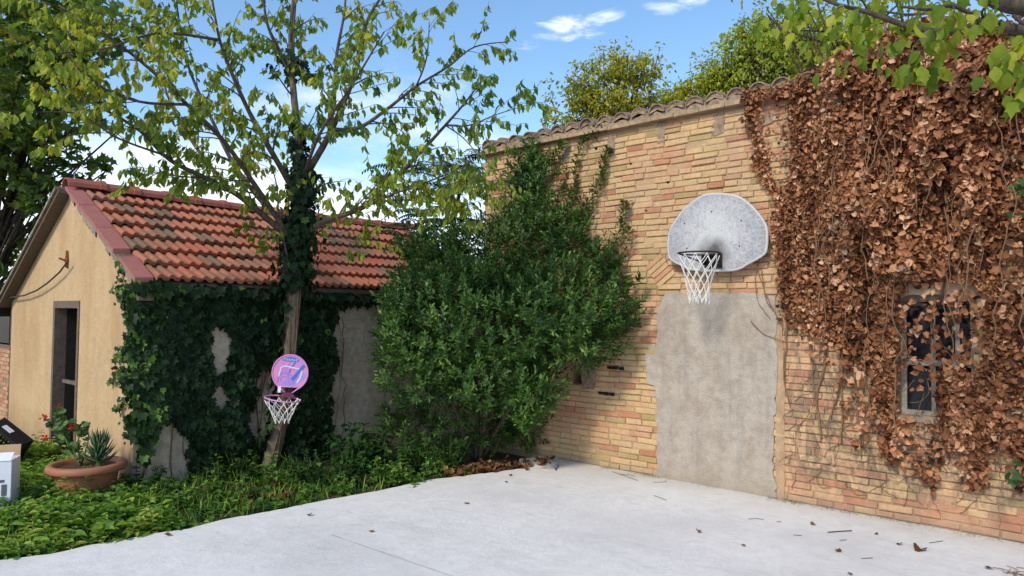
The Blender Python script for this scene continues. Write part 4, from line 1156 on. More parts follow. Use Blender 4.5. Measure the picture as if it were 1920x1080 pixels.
# ------------------------------------------------------------------ ivy on the shed's long wall
IV = thing('wall_ivy', (SX + 1, SY - .05, 0), 'dark green ivy curtain hanging over the long shaded wall of the shed', 'ivy')
IVP = [on_y(x_, y_, SY)[[0, 2]] for x_, y_ in [(240, 528), (400, 536), (560, 545), (632, 552), (735, 560), (735, 572), (650, 566), (624, 575), (618, 620), (620, 680), (608, 730), (615, 790), (605, 850), (640, 900), (360, 930), (352, 880), (358, 830), (325, 782), (290, 790), (272, 850), (262, 862), (256, 820), (244, 800), (240, 700), (236, 640)]]
HOL = [[on_y(x_, y_, SY)[[0, 2]] for x_, y_ in h] for h in (
    [(386, 606), (414, 600), (438, 628), (434, 672), (416, 712), (392, 700), (388, 650)],
    [(390, 716), (414, 708), (430, 742), (418, 772), (392, 765)],
    [(470, 706), (490, 680), (520, 690), (522, 730), (520, 790), (514, 832), (474, 836), (456, 800), (464, 750)],
    [(398, 775), (410, 772), (412, 812), (402, 818)])]
m_ = 15000
x = RNG.uniform(SX - .1, 6.3, m_); z = RNG.uniform(-.1, 2.12, m_)
jx = x + RNG.normal(size=m_) * .018; jz = z + RNG.normal(size=m_) * .02
k = inside(IVP, jx, jz)
for h in HOL: k &= ~(inside(h, jx, jz))
x, z = x[k], z[k]; n = len(x)
lump = np.array([mnoise.noise(Vector((a * 2.2, b * 1.6, 2.0))) for a, b in zip(x, z)])
dep = .015 + (np.clip(.09 + lump * .10, .01, .25) + .16 * (z > 1.98)) * RNG.random(n)
pos = np.stack([x, SY - dep, z], 1)
d = np.stack([RNG.normal(size=n) * .45, -np.abs(RNG.normal(size=n)) * .3, -1 + RNG.normal(size=n) * .3], 1)
nr = np.stack([RNG.normal(size=n) * .4, -1 + 0 * x, .35 + RNG.normal(size=n) * .35], 1)
rn_ = np.clip(RNG.beta(1.5, 3.2, n) + .25 * (x < 3.1) + (RNG.random(n) < .03) * .5 + .2 * (x < 3.05) * (z < .8), 0, 1)
# strands that wrap the corner and hang on the ochre gable
P2, D2, N2 = [], [], []
for path, num in ([[(238, 535), (232, 560), (245, 600), (243, 640), (232, 690), (240, 720)], 130], [[(240, 700), (225, 706), (207, 712)], 26], [[(238, 648), (226, 668), (220, 690)], 16], [[(225, 500), (230, 520), (222, 545), (236, 560)], 34],
                  [[(244, 740), (232, 752), (225, 770), (240, 790), (244, 830)], 40]):
    c = curve([on_x(a, b, SX - .03) for a, b in path], 5)
    for k_ in range(num):
        p = c[random.randrange(len(c))] + np.array([-abs(random.gauss(0, .03)), random.gauss(0, .03), random.gauss(0, .03)]); P2.append(p); D2.append(unit(1)[0] * .5 + np.array([0, 0, -1])); N2.append(np.array([-1, -.4, .4]) + unit(1)[0] * .4)
nb = len(P2); pos = np.concatenate([pos, P2]); d = np.concatenate([d, D2]); nr = np.concatenate([nr, N2]); rn_ = np.concatenate([rn_, RNG.uniform(.3, .98, nb)])
sc = RNG.uniform(.055, .115, len(pos)); sc[-nb:] *= .62
dist = SY - pos[:, 1]
leafage(IV, L_IVY, pos, d, nr, sc, rn_, M['leaf_ivy'], 300, True, prefer=.6 + dist * 4)
print('ivy', len(pos))
q = MB()
for k_ in range(20):
    x0 = random.uniform(SX + .05, 5.3); z0 = random.uniform(-.05, .1); pts = [(x0, SY - .012, z0)]
    while pts[-1][2] < random.uniform(1.5, 2.05): pts.append((pts[-1][0] + random.gauss(0, .03), SY - .012 - random.random() * .01, pts[-1][2] + .11))
    q.tube(pts, random.uniform(.003, .009), 5)
o = q.build('stems', M['vine'], IV, smooth=True); o['kind'] = 'stuff'

# ------------------------------------------------------------------ dry creeper on the brick wall
DV = thing('dry_creeper', (FX - .1, 1.0, 2.0), 'mass of dry brown creeper leaves covering the right part of the brick wall', 'creeper')
m_ = 84000
y = RNG.uniform(-1.3, 2.9, m_); z = RNG.uniform(.1, 4.5, m_)
k = inside(VINE, y + RNG.normal(size=m_) * .02, z + RNG.normal(size=m_) * .03)
y, z = y[k], z[k]
THIN = [wallpt(*p) for p in [(1396, 172), (1480, 168), (1485, 330), (1478, 420), (1440, 352), (1404, 235)]]
GAP = [wallpt(*p) for p in [(1425, 195), (1482, 190), (1488, 300), (1478, 370), (1455, 340), (1435, 270)]]
WINZ = [wallpt(*p) for p in [(1680, 556), (1690, 552), (1820, 560), (1815, 640), (1800, 690), (1760, 700), (1760, 785), (1685, 785)]]
ROOT = [wallpt(*p) for p in [(1470, 610), (1560, 640), (1640, 700), (1660, 800), (1640, 860), (1470, 860)]]
SUR = [wallpt(*p) for p in [(1700, 522), (1810, 522), (1850, 550), (1850, 690), (1815, 700), (1812, 562), (1700, 562)]]
pr = np.ones(len(y)); pr[inside(GAP, y, z)] = .06; pr[inside(WINZ, y, z)] = np.where(z[inside(WINZ, y, z)] > 1.4, .13, .06); pr[inside(ROOT, y, z)] = .11; pr[inside(SUR, y, z)] *= .10
clump = np.array([mnoise.noise(Vector((a * 2.6, b * 2.0, 5.0))) for a, b in zip(y, z)])
lowf = np.clip((z - .5) / 1.3, 0, 1)
pr *= np.where(z < 1.6, np.clip(.42 + .6 * lowf + clump * .8, .10, 1), np.clip(.95 + clump * 1.2, .15, 1))
k = RNG.random(len(y)) < pr; y, z, clump = y[k], z[k], clump[k]; n = len(y)
streak = np.array([1.5 * mnoise.noise(Vector((a * 5.5, b * .9, 11.0))) for a, b in zip(y, z)])
# depth of the mass: thin at its ragged edge, thick and shaggy under the eaves
core = np.clip((2.35 - y) / .7, 0, 1) * np.clip((z - .5) / 1.6, .15, 1)
top = np.clip((z - 3.2) / .6, 0, 1)
bulge = .025 + core * (.09 + .28 * np.clip(clump + streak * .8, -.6, 1)) + top * .12 * core
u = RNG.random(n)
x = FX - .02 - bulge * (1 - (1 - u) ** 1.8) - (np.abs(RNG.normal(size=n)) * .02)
inwin = inside(WINZ, y, z) | inside(SUR, y, z); near_w = (np.abs(y - 1.2) < .5) & (z > .85) & (z < 2.2); x = np.where(near_w, FX - .02 - (FX - .02 - x) * .5, x)
x = np.where(z > ZT - .02, np.minimum(x, FX - .10) + (z - ZT) * .55 * RNG.random(n), x)
pos = np.stack([x, y, z], 1)
d = np.stack([-np.abs(RNG.normal(size=n)) * .55, RNG.normal(size=n) * .8, -.7 + RNG.normal(size=n) * .6], 1)
nr = np.stack([-1.0 + RNG.normal(size=n) * .5, RNG.normal(size=n) * .7, .55 + RNG.normal(size=n) * .6], 1)
sz = (.028 + .058 * RNG.beta(1.3, 2.3, n)) * np.where(y > 2.0, .68, 1.0) * np.where(z < 1.2, .88, 1)
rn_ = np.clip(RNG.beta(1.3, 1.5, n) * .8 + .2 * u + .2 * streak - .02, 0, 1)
leafage(DV, L_DRY, pos, d, nr, sz, rn_, M['leaf_dry'], 300, False, prefer=.5 + (FX - x) * 1.5)
print('dry', n)
q = MB()
def strand(pts, r):
    c = curve([on_x(a, b, FX - .025 - .02 * random.random()) for a, b in pts], 5)
    c[:, 1] += np.array([mnoise.noise(Vector((i * .6, pts[0][0], 0))) for i in range(len(c))]) * .018
    q.tube(c, list(np.linspace(r, r * .55, len(c))), 6, jit=.12)
for P, r in [([(1476, 600), (1472, 660), (1470, 710), (1482, 762)], .011), ([(1520, 620), (1522, 680), (1526, 730), (1532, 765)], .011), ([(1548, 610), (1545, 690), (1532, 740), (1540, 825)], .014), ([(1580, 640), (1576, 720), (1562, 765), (1548, 800)], .010),
             ([(1575, 620), (1578, 700), (1578, 830)], .012), ([(1602, 700), (1608, 770), (1615, 850)], .010), ([(1630, 745), (1620, 790), (1616, 858)], .008), ([(1600, 250), (1570, 330), (1560, 420), (1550, 520), (1546, 610)], .014),
             ([(1700, 120), (1690, 250), (1700, 400), (1690, 520)], .016), ([(1790, 150), (1770, 300), (1780, 450), (1765, 560)], .015), ([(1690, 620), (1712, 680), (1770, 700)], .007), ([(1770, 760), (1760, 800), (1745, 880)], .008), ([(1880, 760), (1872, 850), (1880, 880)], .009), ([(1868, 740), (1862, 800), (1866, 880)], .008),
             ([(1470, 500), (1440, 480), (1420, 500), (1440, 560), (1466, 610)], .006), ([(1408, 602), (1430, 625), (1470, 640)], .005), ([(1428, 505), (1436, 560), (1462, 600), (1476, 640)], .005), ([(1415, 500), (1420, 560), (1445, 600)], .004),
             ([(1404, 230), (1428, 290), (1440, 340), (1470, 390)], .008), ([(1752, 566), (1738, 590), (1770, 650), (1800, 690)], .006), ([(1752, 560), (1748, 600), (1752, 680), (1740, 720), (1768, 760)], .006)]:
    strand(P, r)
for k_ in range(40):      # long stems hanging in the mass
    y_, z_ = random.uniform(.3, 2.2), random.uniform(2.2, 4.0); pts = []; off = random.uniform(.12, .34) * min(1, (2.35 - y_) / .7 + .25)
    for s_ in range(random.randint(7, 16)):
        pts.append((FX - off - random.random() * .02, y_, z_)); y_ += random.gauss(0, .03); z_ -= .1
    q.tube(pts, random.uniform(.003, .008), 5)
for k_ in range(120):     # rootlets clinging to the bricks
    y_, z_ = random.uniform(.7, 2.45), random.uniform(.25, 1.35); pts = []
    a = random.uniform(-1.9, -1.2)
    for s_ in range(7):
        pts.append((FX - .008, y_, z_)); a += random.gauss(0, .45); y_ += math.cos(a) * .035; z_ += math.sin(a) * .035
    q.tube(pts, random.uniform(.0015, .0035), 4)
o = q.build('stems', M['vine'], DV, smooth=True); o['kind'] = 'stuff'
# tufts of green leaf in the dry mass at the right edge
for (px_, py_, cnt, lb_) in ((1908, 352, 7, 'green leaf tuft growing out of the dry creeper, upper one of a close pair'), (1912, 395, 4, 'green leaf tuft growing out of the dry creeper, lower one of a close pair'), (1912, 885, 5, 'fresh green leaves at the lowest hanging tip of the dry creeper')):
    GT = thing('green_creeper_shoot', on_x(px_, py_, FX - .3), lb_, 'plant', 'green tufts in the dry creeper')
    p = on_x(px_, py_, FX - .27) + RNG.normal(size=(cnt, 3)) * .04
    leafage(GT, L_IVY, p, RNG.normal(size=(cnt, 3)) * .5 + (-.2, 0, -.7), RNG.normal(size=(cnt, 3)) * .3 + (-1, -.3, .5), RNG.uniform(.045, .08, cnt), RNG.uniform(.2, .7, cnt), M['leaf_dark_weed'], cnt, True)

# ------------------------------------------------------------------ big evergreen bush in the corner
BU = thing('evergreen_bush', on_z(895, 858), 'large dense dark evergreen bush filling the corner between shed and brick wall', 'bush')
blobs = [(940, 590, 8.25, .95, .85, .62), (830, 600, 8.1, .72, .7, .62), (1060, 570, 7.9, .72, .6, .50), (1000, 480, 8.5, .62, .5, .70), (880, 490, 8.5, .72, .5, .40), (1010, 380, 8.75, .40, .3, .62), (985, 330, 8.85, .24, .2, .40),
         (790, 690, 8.2, .55, .6, .40), (920, 700, 8.05, .60, .6, .40), (770, 560, 8.4, .35, .5, .35), (1080, 640, 7.85, .48, .4, .28), (1140, 585, 7.7, .30, .25, .22), (850, 790, 8.8, .90, .38, .40), (990, 800, 8.9, .3, .25, .3), (1000, 720, 7.9, .36, .4, .35), (990, 765, 7.7, .16, .2, .22), (1130, 490, 8.0, .18, .15, .25), (1060, 440, 8.3, .26, .2, .28),
         (810, 460, 9.0, .45, .4, .3), (740, 640, 8.4, .22, .3, .3)]
pos, dd, nn, tone = [], [], [], []
right = CR[:, 0] * np.array([1, 1, 0]); right = _n(right); fwd = _n(VIEW * np.array([1, 1, 0]))
shoot = MB(); ns = 0
for (bx, by, D, rx, rd, rz_) in blobs:
    c = at(bx, by, D); area = rx * rz_ + rd * rz_ + rx * rd
    for k_ in range(int(330 * area) + 14):
        e = unit(1)[0]; w = RNG.random() ** .33 if RNG.random() < .35 else RNG.uniform(.85, 1.08)
        w *= 1 + .22 * mnoise.noise(Vector((e * 2.1 + c)))
        p = c + right * e[0] * rx * w + fwd * e[1] * rd * w + np.array([0, 0, e[2] * rz_ * w])
        if p[0] > FX - .05 or p[2] < .03: continue
        if p[1] > SY - .06 and p[2] < rz(min(p[1], RY)) + .1: continue
        out = right * e[0] + fwd * e[1] + np.array([0, 0, e[2]]); out = _n(out * .7 + np.array([0, 0, .55]) + unit(1)[0] * .35)
        L_ = random.uniform(.10, .26); m2 = random.randint(8, 17); ns += 1; tn = random.gauss(0, .16)
        sdv = _n(np.cross(out, unit(1)[0])); tdv = np.cross(out, sdv)
        for s_ in range(m2):
            t_ = (s_ + .5) / m2; a = s_ * 2.4; rad_ = sdv * math.cos(a) + tdv * math.sin(a)
            pos.append(p + out * L_ * (t_ - .6)); dd.append(rad_ * (1.1 - .6 * t_) + out * (.35 + t_ * .8)); nn.append(out * 1.0 - rad_ * .4); tone.append(tn + .22 * t_ - .1)
# upright sprigs against the bricks
def sprig(path, X_, dens, leafsz=1.0, fan=.06):
    c = curve([on_x(a, b, X_) for a, b in path], 6); shoot.tube(c, list(np.linspace(.011, .003, len(c))), 5)
    L_ = np.linalg.norm(np.diff(c, axis=0), axis=1).sum()
    for k_ in range(int(dens * L_)):
        u = random.random() ** .9 * (len(c) - 1); i = min(int(u), len(c) - 2); p = c[i] + (c[i + 1] - c[i]) * (u - i); t_ = _n(c[i + 1] - c[i])
        e = unit(1)[0]; e -= t_ * e.dot(t_); e = _n(e); p = p + e * abs(random.gauss(0, fan * (1 - .7 * u / len(c))))
        if p[0] > FX - .02: p[0] = FX - .03
        pos.append(p); dd.append(e * .9 + t_ * .8); nn.append(t_ - e * .4); tone.append(.0)
for P, X_, den, fan in [([(985, 420), (1000, 360), (1030, 310), (1055, 268)], FX - .12, 260, .05), ([(990, 420), (985, 350), (995, 320), (1010, 300)], FX - .15, 300, .08), ([(960, 480), (958, 400), (975, 340), (985, 315)], FX - .2, 300, .08),
                  ([(1040, 440), (1060, 390), (1075, 350), (1082, 300), (1095, 262), (1130, 240)], FX - .07, 150, .03), ([(1050, 460), (1090, 400), (1120, 350), (1130, 310), (1140, 280)], FX - .08, 240, .045), ([(1130, 520), (1150, 460), (1165, 420), (1172, 380)], FX - .10, 190, .04),
                  ([(1150, 540), (1165, 500), (1180, 430)], FX - .1, 170, .05), ([(1130, 580), (1170, 550), (1200, 520)], FX - .2, 190, .03), ([(1130, 610), (1175, 590), (1206, 560)], FX - .2, 190, .03), ([(1080, 660), (1140, 630), (1200, 603)], FX - .25, 210, .04), ([(1100, 420), (1085, 370), (1060, 350)], FX - .07, 200, .05),
                  ([(930, 450), (935, 410), (945, 370)], FX - .2, 200, .06), ([(860, 500), (880, 440), (905, 400)], FX - .2, 200, .06), ([(1000, 740), (985, 770), (978, 800)], FX - 1.1, 240, .05), ([(1040, 700), (1030, 730), (1035, 755)], FX - .8, 240, .05)]:
    sprig(P, X_, den, 1, fan)
pos, dd, nn = np.array(pos), np.array(dd), np.array(nn)
n = len(pos); px, py, D = proj(pos)
rn_ = np.clip(RNG.beta(2.2, 2.6, n) * .8 + .08 + np.array(tone) + .25 * np.array([mnoise.noise(Vector(p * 2.2)) for p in pos]) , 0, 1)
leafage(BU, L_SLIM, pos, dd, nn, RNG.uniform(.042, .090, n), rn_, M['leaf_bush'], 0, True)
print('bush', n)
shoot.build('shoots', M['vine'], BU, smooth=True)['kind'] = 'stuff'
for P, r in [([(893, 862, 8.75), (895, 790, 8.7), (893, 720, 8.6), (880, 640, 8.5), (860, 560, 8.5)], .035), ([(900, 860, 8.7), (915, 760, 8.5), (940, 680, 8.4), (980, 600, 8.3)], .03), ([(905, 860, 8.75), (960, 760, 8.5), (1040, 680, 8.2), (1110, 620, 7.9)], .028), ([(890, 700, 8.6), (940, 600, 8.6), (980, 480, 8.7), (1000, 380, 8.8)], .026), ([(886, 860, 8.7), (850, 760, 8.5), (800, 680, 8.4)], .026)]:
    c = curve(poly_at(P), 5); q = MB(); q.tube(c, list(np.linspace(r, r * .4, len(c))), 7, jit=.06); q.build('branch', M['bark'], BU, smooth=True)

# ------------------------------------------------------------------ trees behind
def crown_tree(name, base, blobs, n_leaf, size, mat, label, cat, tm, bark_, trunk_r, singles=0, group=None, down=.5, branch=14):
    T = thing(name, base, label, cat, group); base = np.array(base, float)
    cs = [(at(b[0], b[1], b[2]), b[3], b[4]) for b in blobs]
    ctr = np.mean([c[0] for c in cs], axis=0)
    q = MB(); topz = ctr[2]
    tk = curve([base + (0, 0, -.1), base * .66 + ctr * .34 * np.array([1, 1, 1]), base * .3 + ctr * .7, ctr], 5); q.tube(tk, list(np.linspace(trunk_r, trunk_r * .35, len(tk))), 9, jit=.06); q.build('trunk', bark_, T, smooth=True)
    bq = MB()
    for c, rx, rz_ in cs:
        for k_ in range(branch):
            s_ = tk[random.randrange(len(tk) // 3, len(tk))]; e = unit(1)[0]; tip = c + e * np.array([rx, rx, rz_]) * random.uniform(.5, 1.0)
            mid = (s_ + tip) / 2 + unit(1)[0] * rx * .15; tip = tip + (tip - c) * (.25 if random.random() < .3 else 0); cc = curve([s_, mid, tip], 4); bq.tube(cc, list(np.linspace(trunk_r * .28, .008, len(cc))), 5, cap=False)
    bq.build('limbs', bark_, T, smooth=True)['kind'] = 'stuff'
    tot = sum(rx * rx * rz_ for _, rx, rz_ in cs); pos, dd = [], []
    for c, rx, rz_ in cs:
        k_ = int(n_leaf * rx * rx * rz_ / tot / 14) + 1
        e = unit(k_); w = RNG.random(k_) ** .4
        e = e * w[:, None] * (1 + .75 * np.array([mnoise.noise(Vector(v_ * 2.6 + c)) for v_ in e]))[:, None]
        cl = c + e * np.array([rx, rx, rz_])
        p = np.repeat(cl, 14, axis=0) + RNG.normal(size=(k_ * 14, 3)) * rx * .11
        pos.append(p); dd.append(p - c)
    pos = np.concatenate(pos); out = np.concatenate(dd); out /= np.linalg.norm(out, axis=1, keepdims=True) + 1e-6; n = len(pos)
    d = out * .5 + unit(n) * .7 + np.array([0, 0, -down]); nr = out * .5 + unit(n) * .8 + np.array([0, 0, .5])
    rn_ = np.clip(.45 + .4 * np.array([mnoise.noise(Vector(p * .55)) for p in pos]) + RNG.normal(size=n) * .2, 0, 1)
    leafage(T, tm, pos, d, nr, RNG.uniform(.75, 1.25, n) * size, rn_, mat, singles, False)
    return T
gz = lambda px_, D_: np.array([*at(px_, 600, D_)[:2], -.06])
crown_tree('dark_tree', gz(-90, 13.5), [(20, 90, 11.0, 1.3, 1.1), (110, 170, 11.2, .95, .8), (130, 60, 11.0, 1.0, .8), (30, 260, 11.6, 1.2, .75), (60, 360, 12.0, .85, .55), (140, 285, 11.8, .75, .35), (10, 470, 12.6, .55, .7), (-120, 200, 12.0, 1.7, 1.8), (-60, 460, 12.5, .8, .8), (20, -60, 11.0, 1.6, .8), (90, 350, 12.2, .6, .3), (200, 305, 12.4, .18, .18), (45, 420, 12.8, .5, .4)],
           6800, .125, M['leaf_plane'], 'dark green broadleaved tree rising behind the shed at the left edge', 'tree', L_PLANE, M['bark_dark'], .13, 300, branch=5)
crown_tree('golden_tree', gz(1140, 19), [(1155, 128, 19, .85, .50), (1095, 172, 19, .75, .48), (1208, 138, 19.5, .60, .52), (1055, 222, 18.8, .50, .34), (1145, 205, 19, 1.15, .5), (1240, 195, 19.5, .45, .5), (1028, 250, 18.7, .25, .18), (1290, 185, 20, .5, .35), (1262, 188, 19, .6, .36)],
           7800, .11, M['leaf_gold'], 'round crowned tree turning golden beyond the brick building roof', 'tree', L_OVAL, M['bark_dark'], .14, 0)
crown_tree('lime_tree', gz(1400, 17), [(1400, 130, 17, 1.0, .8), (1340, 165, 17, .7, .5), (1450, 80, 17, .9, .8), (1310, 175, 17.2, .5, .45), (1290, 190, 17.2, .45, .35), (1268, 188, 17.6, .6, .4), (1315, 160, 17.2, .5, .4), (1245, 215, 17.8, .35, .25), (1350, 130, 17, .4, .35), (1490, 120, 17, 1.0, 1.0), (1530, 70, 17, .7, .8), (1420, 60, 17, .6, .45), (1385, 95, 17, .5, .4)],
           13500, .095, M['leaf_lime'], 'dense yellow green tree beyond the brick building roof', 'tree', L_OVAL, M['bark_dark'], .18, 0)
crown_tree('pale_tree', gz(1660, 12), [(1570, 70, 12, .9, .8), (1650, 90, 12, .9, .55), (1530, 110, 12, .5, .4), (1740, 60, 12, .7, .4), (1850, 70, 12.5, .8, .5), (1470, 40, 11.5, .5, .35), (1600, 10, 12, 1.0, .5)],
           2600, .12, M['leaf_lime'], 'sparse pale green tree reaching over the roof above the dry creeper', 'tree', L_OVAL, M['bark'], .12, 0)
# pinnate-leaved tree behind the gap
PN = thing('pinnate_tree', gz(840, 11.5), 'dark tree with long feathery compound leaves between shed roof and brick wall', 'tree')
q = MB(); c = curve([gz(840, 11.5), at(845, 520, 11.4), at(850, 420, 11.3), at(870, 330, 11.2)], 5); q.tube(c, list(np.linspace(.07, .02, len(c))), 7); q.build('trunk', M['bark_dark'], PN, smooth=True)
pos, dd, nn, ss = [], [], [], []; q = MB()
for k_ in range(120):
    o_ = at(random.gauss(838, 42), random.uniform(290, 500), random.uniform(10.6, 11.6)); a = random.uniform(0, 6.28)
    e = right * math.cos(a) + fwd * math.sin(a); L_ = random.uniform(.45, .8); pts = []
    for s_ in range(13):
        t_ = s_ / 12; pts.append(o_ + e * L_ * t_ + np.array([0, 0, .34 * L_ * t_ - .55 * L_ * t_ * t_]))
    q.tube(pts, .004, 4)
    for s_ in range(1, 13):
        tg = _n(pts[s_] - pts[s_ - 1]); sdv = _n(np.cross(tg, (0, 0, 1)))
        for sg in (-1, 1): pos.append(pts[s_]); dd.append(sdv * sg + tg * .3 + np.array([0, 0, -.25])); nn.append(np.array([0, 0, 1]) + unit(1)[0] * .2); ss.append(.15 * (1.1 - .5 * s_ / 12))
q.build('leaf_stalks', M['weed_stem'], PN, smooth=True)['kind'] = 'stuff'
leafage(PN, [slim(.16, .05, .2)], pos, dd, nn, ss, RNG.random(len(pos)), M['leaf_pinnate'], 0, False)

# overhanging tree at the right, its trunk beyond the frame
OV = thing('overhanging_tree', np.array([*at(2900, 600, 4.2)[:2], 0]), 'leafy bough reaching in over the dry creeper from the top right corner', 'tree')
base = np.array([*at(2900, 600, 4.2)[:2], -.05]); fork = at(2500, -150, 4.1)
q = MB(); c = curve([base, base * .5 + fork * .5 + (.05, .1, 0), fork], 6); q.tube(c, list(np.linspace(.17, .09, len(c))), 10, jit=.05); q.build('trunk', M['bark_dark'], OV, smooth=True)
leaves = []; tw = MB()
for P, r0, r1 in [([(2500, -150, 4.1), (2200, -30, 4.1), (2000, 18, 4.1), (1905, 12, 4.1), (1850, -5, 4.1), (1790, -40, 4.1)], .07, .03),
                  ([(2200, 60, 3.9), (2020, 68, 3.9), (1920, 58, 3.9), (1840, 44, 3.9), (1798, 59, 3.9), (1731, 58, 3.9), (1687, 44, 3.95), (1624, 22, 4.0), (1560, 5, 4.05), (1500, -25, 4.1)], .034, .007),
                  ([(2500, -150, 4.1), (2300, 40, 4.0), (2200, 60, 3.9)], .05, .034),
                  ([(1835, -20, 4.3), (1800, 8, 4.25), (1755, 22, 4.2), (1700, 27, 4.15), (1640, 18, 4.1)], .012, .005),
                  ([(1850, 46, 3.8), (1790, 12, 3.7), (1740, 18, 3.6), (1690, 12, 3.55)], .014, .005),
                  ([(1930, 60, 3.9), (1905, 90, 3.6), (1895, 125, 3.4)], .010, .004), ([(1740, 58, 3.9), (1715, 85, 3.85), (1705, 110, 3.8)], .007, .003), ([(1900, 30, 3.9), (1960, 80, 3.4), (1930, 120, 3.2)], .01, .004), ([(1850, 45, 3.9), (1842, 20, 3.7), (1880, -10, 3.5)], .008, .004)]:
    c = curve(poly_at(P), 5); q = MB(); q.tube(c, list(np.linspace(r0, r1, len(c))), 8, jit=.06); q.build('branch', M['bark_dark'], OV, smooth=True)
    ln = np.linalg.norm(np.diff(c, axis=0), axis=1).sum()
    if P[0][0] < 2210: twigs(c, r0, r1, int(ln * 7) + 2, .26, tw, leaves, 10, .15, 1.2, 1, 1, -.1)
tw.build('twigs', M['bark_dark'], OV, smooth=True)['kind'] = 'stuff'
# leaves grow in hanging clusters: placed by cluster
cl = [(1718, 108, 3.75, 13, .075), (1735, 130, 3.8, 9, .06), (1690, 90, 3.8, 6, .05), (1900, 118, 3.3, 12, .07), (1878, 150, 3.3, 10, .06), (1888, 185, 3.25, 7, .05), (1912, 90, 3.5, 8, .07), (1640, 55, 3.95, 6, .06), (1600, 60, 4.4, 8, .09), (1560, 70, 5.0, 10, .12), (1500, 45, 5.0, 12, .13), (1440, 25, 5.2, 10, .13), (1400, 15, 5.4, 7, .12), (1760, 40, 3.8, 9, .08), (1820, 10, 3.7, 12, .1), (1860, 55, 3.6, 8, .08),
      (1590, 125, 4.6, 5, .06), (1650, 30, 4.0, 10, .1), (1700, 15, 3.9, 10, .1), (1760, 95, 3.9, 6, .05), (1575, 20, 4.4, 12, .13), (1510, 90, 5.2, 8, .12), (1550, 120, 5.0, 5, .08), (1480, 10, 5, 10, .12), (1660, 120, 3.9, 4, .03)]
P_, D_ = [l[0] for l in leaves if RNG.random() < .5], []
for (a, b, D, c_, s_) in cl:
    for k_ in range(c_): P_.append(at(a, b, D) + RNG.normal(size=3) * s_)
P_ = np.array(P_); n = len(P_)
px, py, D = proj(P_); kk = (py < 205) & ~((px < 1880) & (py > 150)); P_ = P_[kk]; n = len(P_)
leafage(OV, L_LOBE + L_BROAD, P_, unit(n) * .45 + np.array([0, 0, -.9]), unit(n) * .8 - VIEW * .3, RNG.uniform(.06, .112, n), np.clip(RNG.beta(2, 2, n), 0, 1), M['leaf_branch'], 300, True)
print('overhang', n)

# ------------------------------------------------------------------ weeds and small plants
edge_poly = [tuple(p) for p in EDGE]
def in_bed(x, y, marg=.0):
    bed = [(e[0], e[1] + marg) for e in edge_poly] + [(6.6, 5.9), (6.85, 6.5), (6.85, 7.5), (SX, SY - .02), (SX - .05, SY), (SX - .05, 12.2), (-3.0, 12.5), (-3.5, 7.2)]
    return inside(bed, x, y)
m_ = 10500
x = RNG.uniform(-2.5, 6.0, m_); y = RNG.uniform(4.4, 11.8, m_)
spill = np.array([max(0, mnoise.noise(Vector((a * 2.4, b * 2.4, 8)))) for a, b in zip(x, y)]) * .22
k = in_bed(x + RNG.normal(size=m_) * .015, y + spill + RNG.normal(size=m_) * .02, .035)
x, y = x[k], y[k]
px, py, D = proj(np.stack([x, y, 0 * x], 1))
dens = np.where(px < 260, 1.0, np.where(px < 420, .62, np.where(px < 850, .36, .05))) * np.clip(1.4 - (D - 6) * .18, .3, 1)
bare = (px > 330) & (px < 430) & (py > 905) & (py < 960); dens = np.where(bare, .35, dens)
dens = np.where((px > 700) & (py < 875), .12, dens)
dens *= ((px > -250))
k = RNG.random(len(x)) < dens; x, y, px, py = x[k], y[k], px[k], py[k]
pos, dd, nn, ss, rr = [], [], [], [], []
st = MB()
for i in range(len(x)):
    left_ = px[i] < 300; pf = RNG.uniform(.55, 1.5)
    near = RNG.random()
    H = RNG.uniform(.04, .15) * (1.5 if left_ else 1.1) * (.8 + 2.2 * max(0, mnoise.noise(Vector((x[i] * 1.7, y[i] * 1.7, 0)))))
    # low right at the slab's edge
    g0 = on_z(px[i], 0) if False else None
    base = np.array([x[i], y[i], -.05]); lean = np.array([RNG.normal() * .35, RNG.normal() * .35 - .1, 1]); lean = _n(lean)
    m2 = RNG.integers(6, 12); tone = np.clip(.36 + (.12 if left_ else -.08) + .55 * mnoise.noise(Vector((x[i] * 1.3, y[i] * 1.3, 4))) + RNG.normal() * .15 + (.1 if left_ else -.05), 0, 1)
    for s_ in range(m2):
        t_ = (s_ + .6) / m2; a = s_ * 1.57 + (s_ // 2) * .3; e = np.array([math.cos(a + x[i] * 9), math.sin(a + x[i] * 9), 0])
        pos.append(base + lean * H * t_); dd.append(e + np.array([0, 0, .35 - .2 * (1 - t_)])); nn.append(np.array([0, 0, 1.0]) + unit(1)[0] * .35); ss.append(pf * RNG.uniform(.045, .10) * (1.15 - .5 * t_) * (1.15 if left_ else 1)); rr.append(np.clip(tone + .25 * t_ - .1 + RNG.normal() * .08, 0, 1))
V, T, R = scatter(L_OVAL + L_BROAD, np.array(pos), basis(np.array(dd), np.array(nn)), np.array(ss), np.array(rr))
o = put(bpy.data.objects.new('weeds', mesh_np('weeds', V, T, R, M['leaf_weed'], True))); tag(o, 'low green weeds covering the soil between court edge and shed', 'weeds', kind='stuff')
print('weed leaves', len(pos))
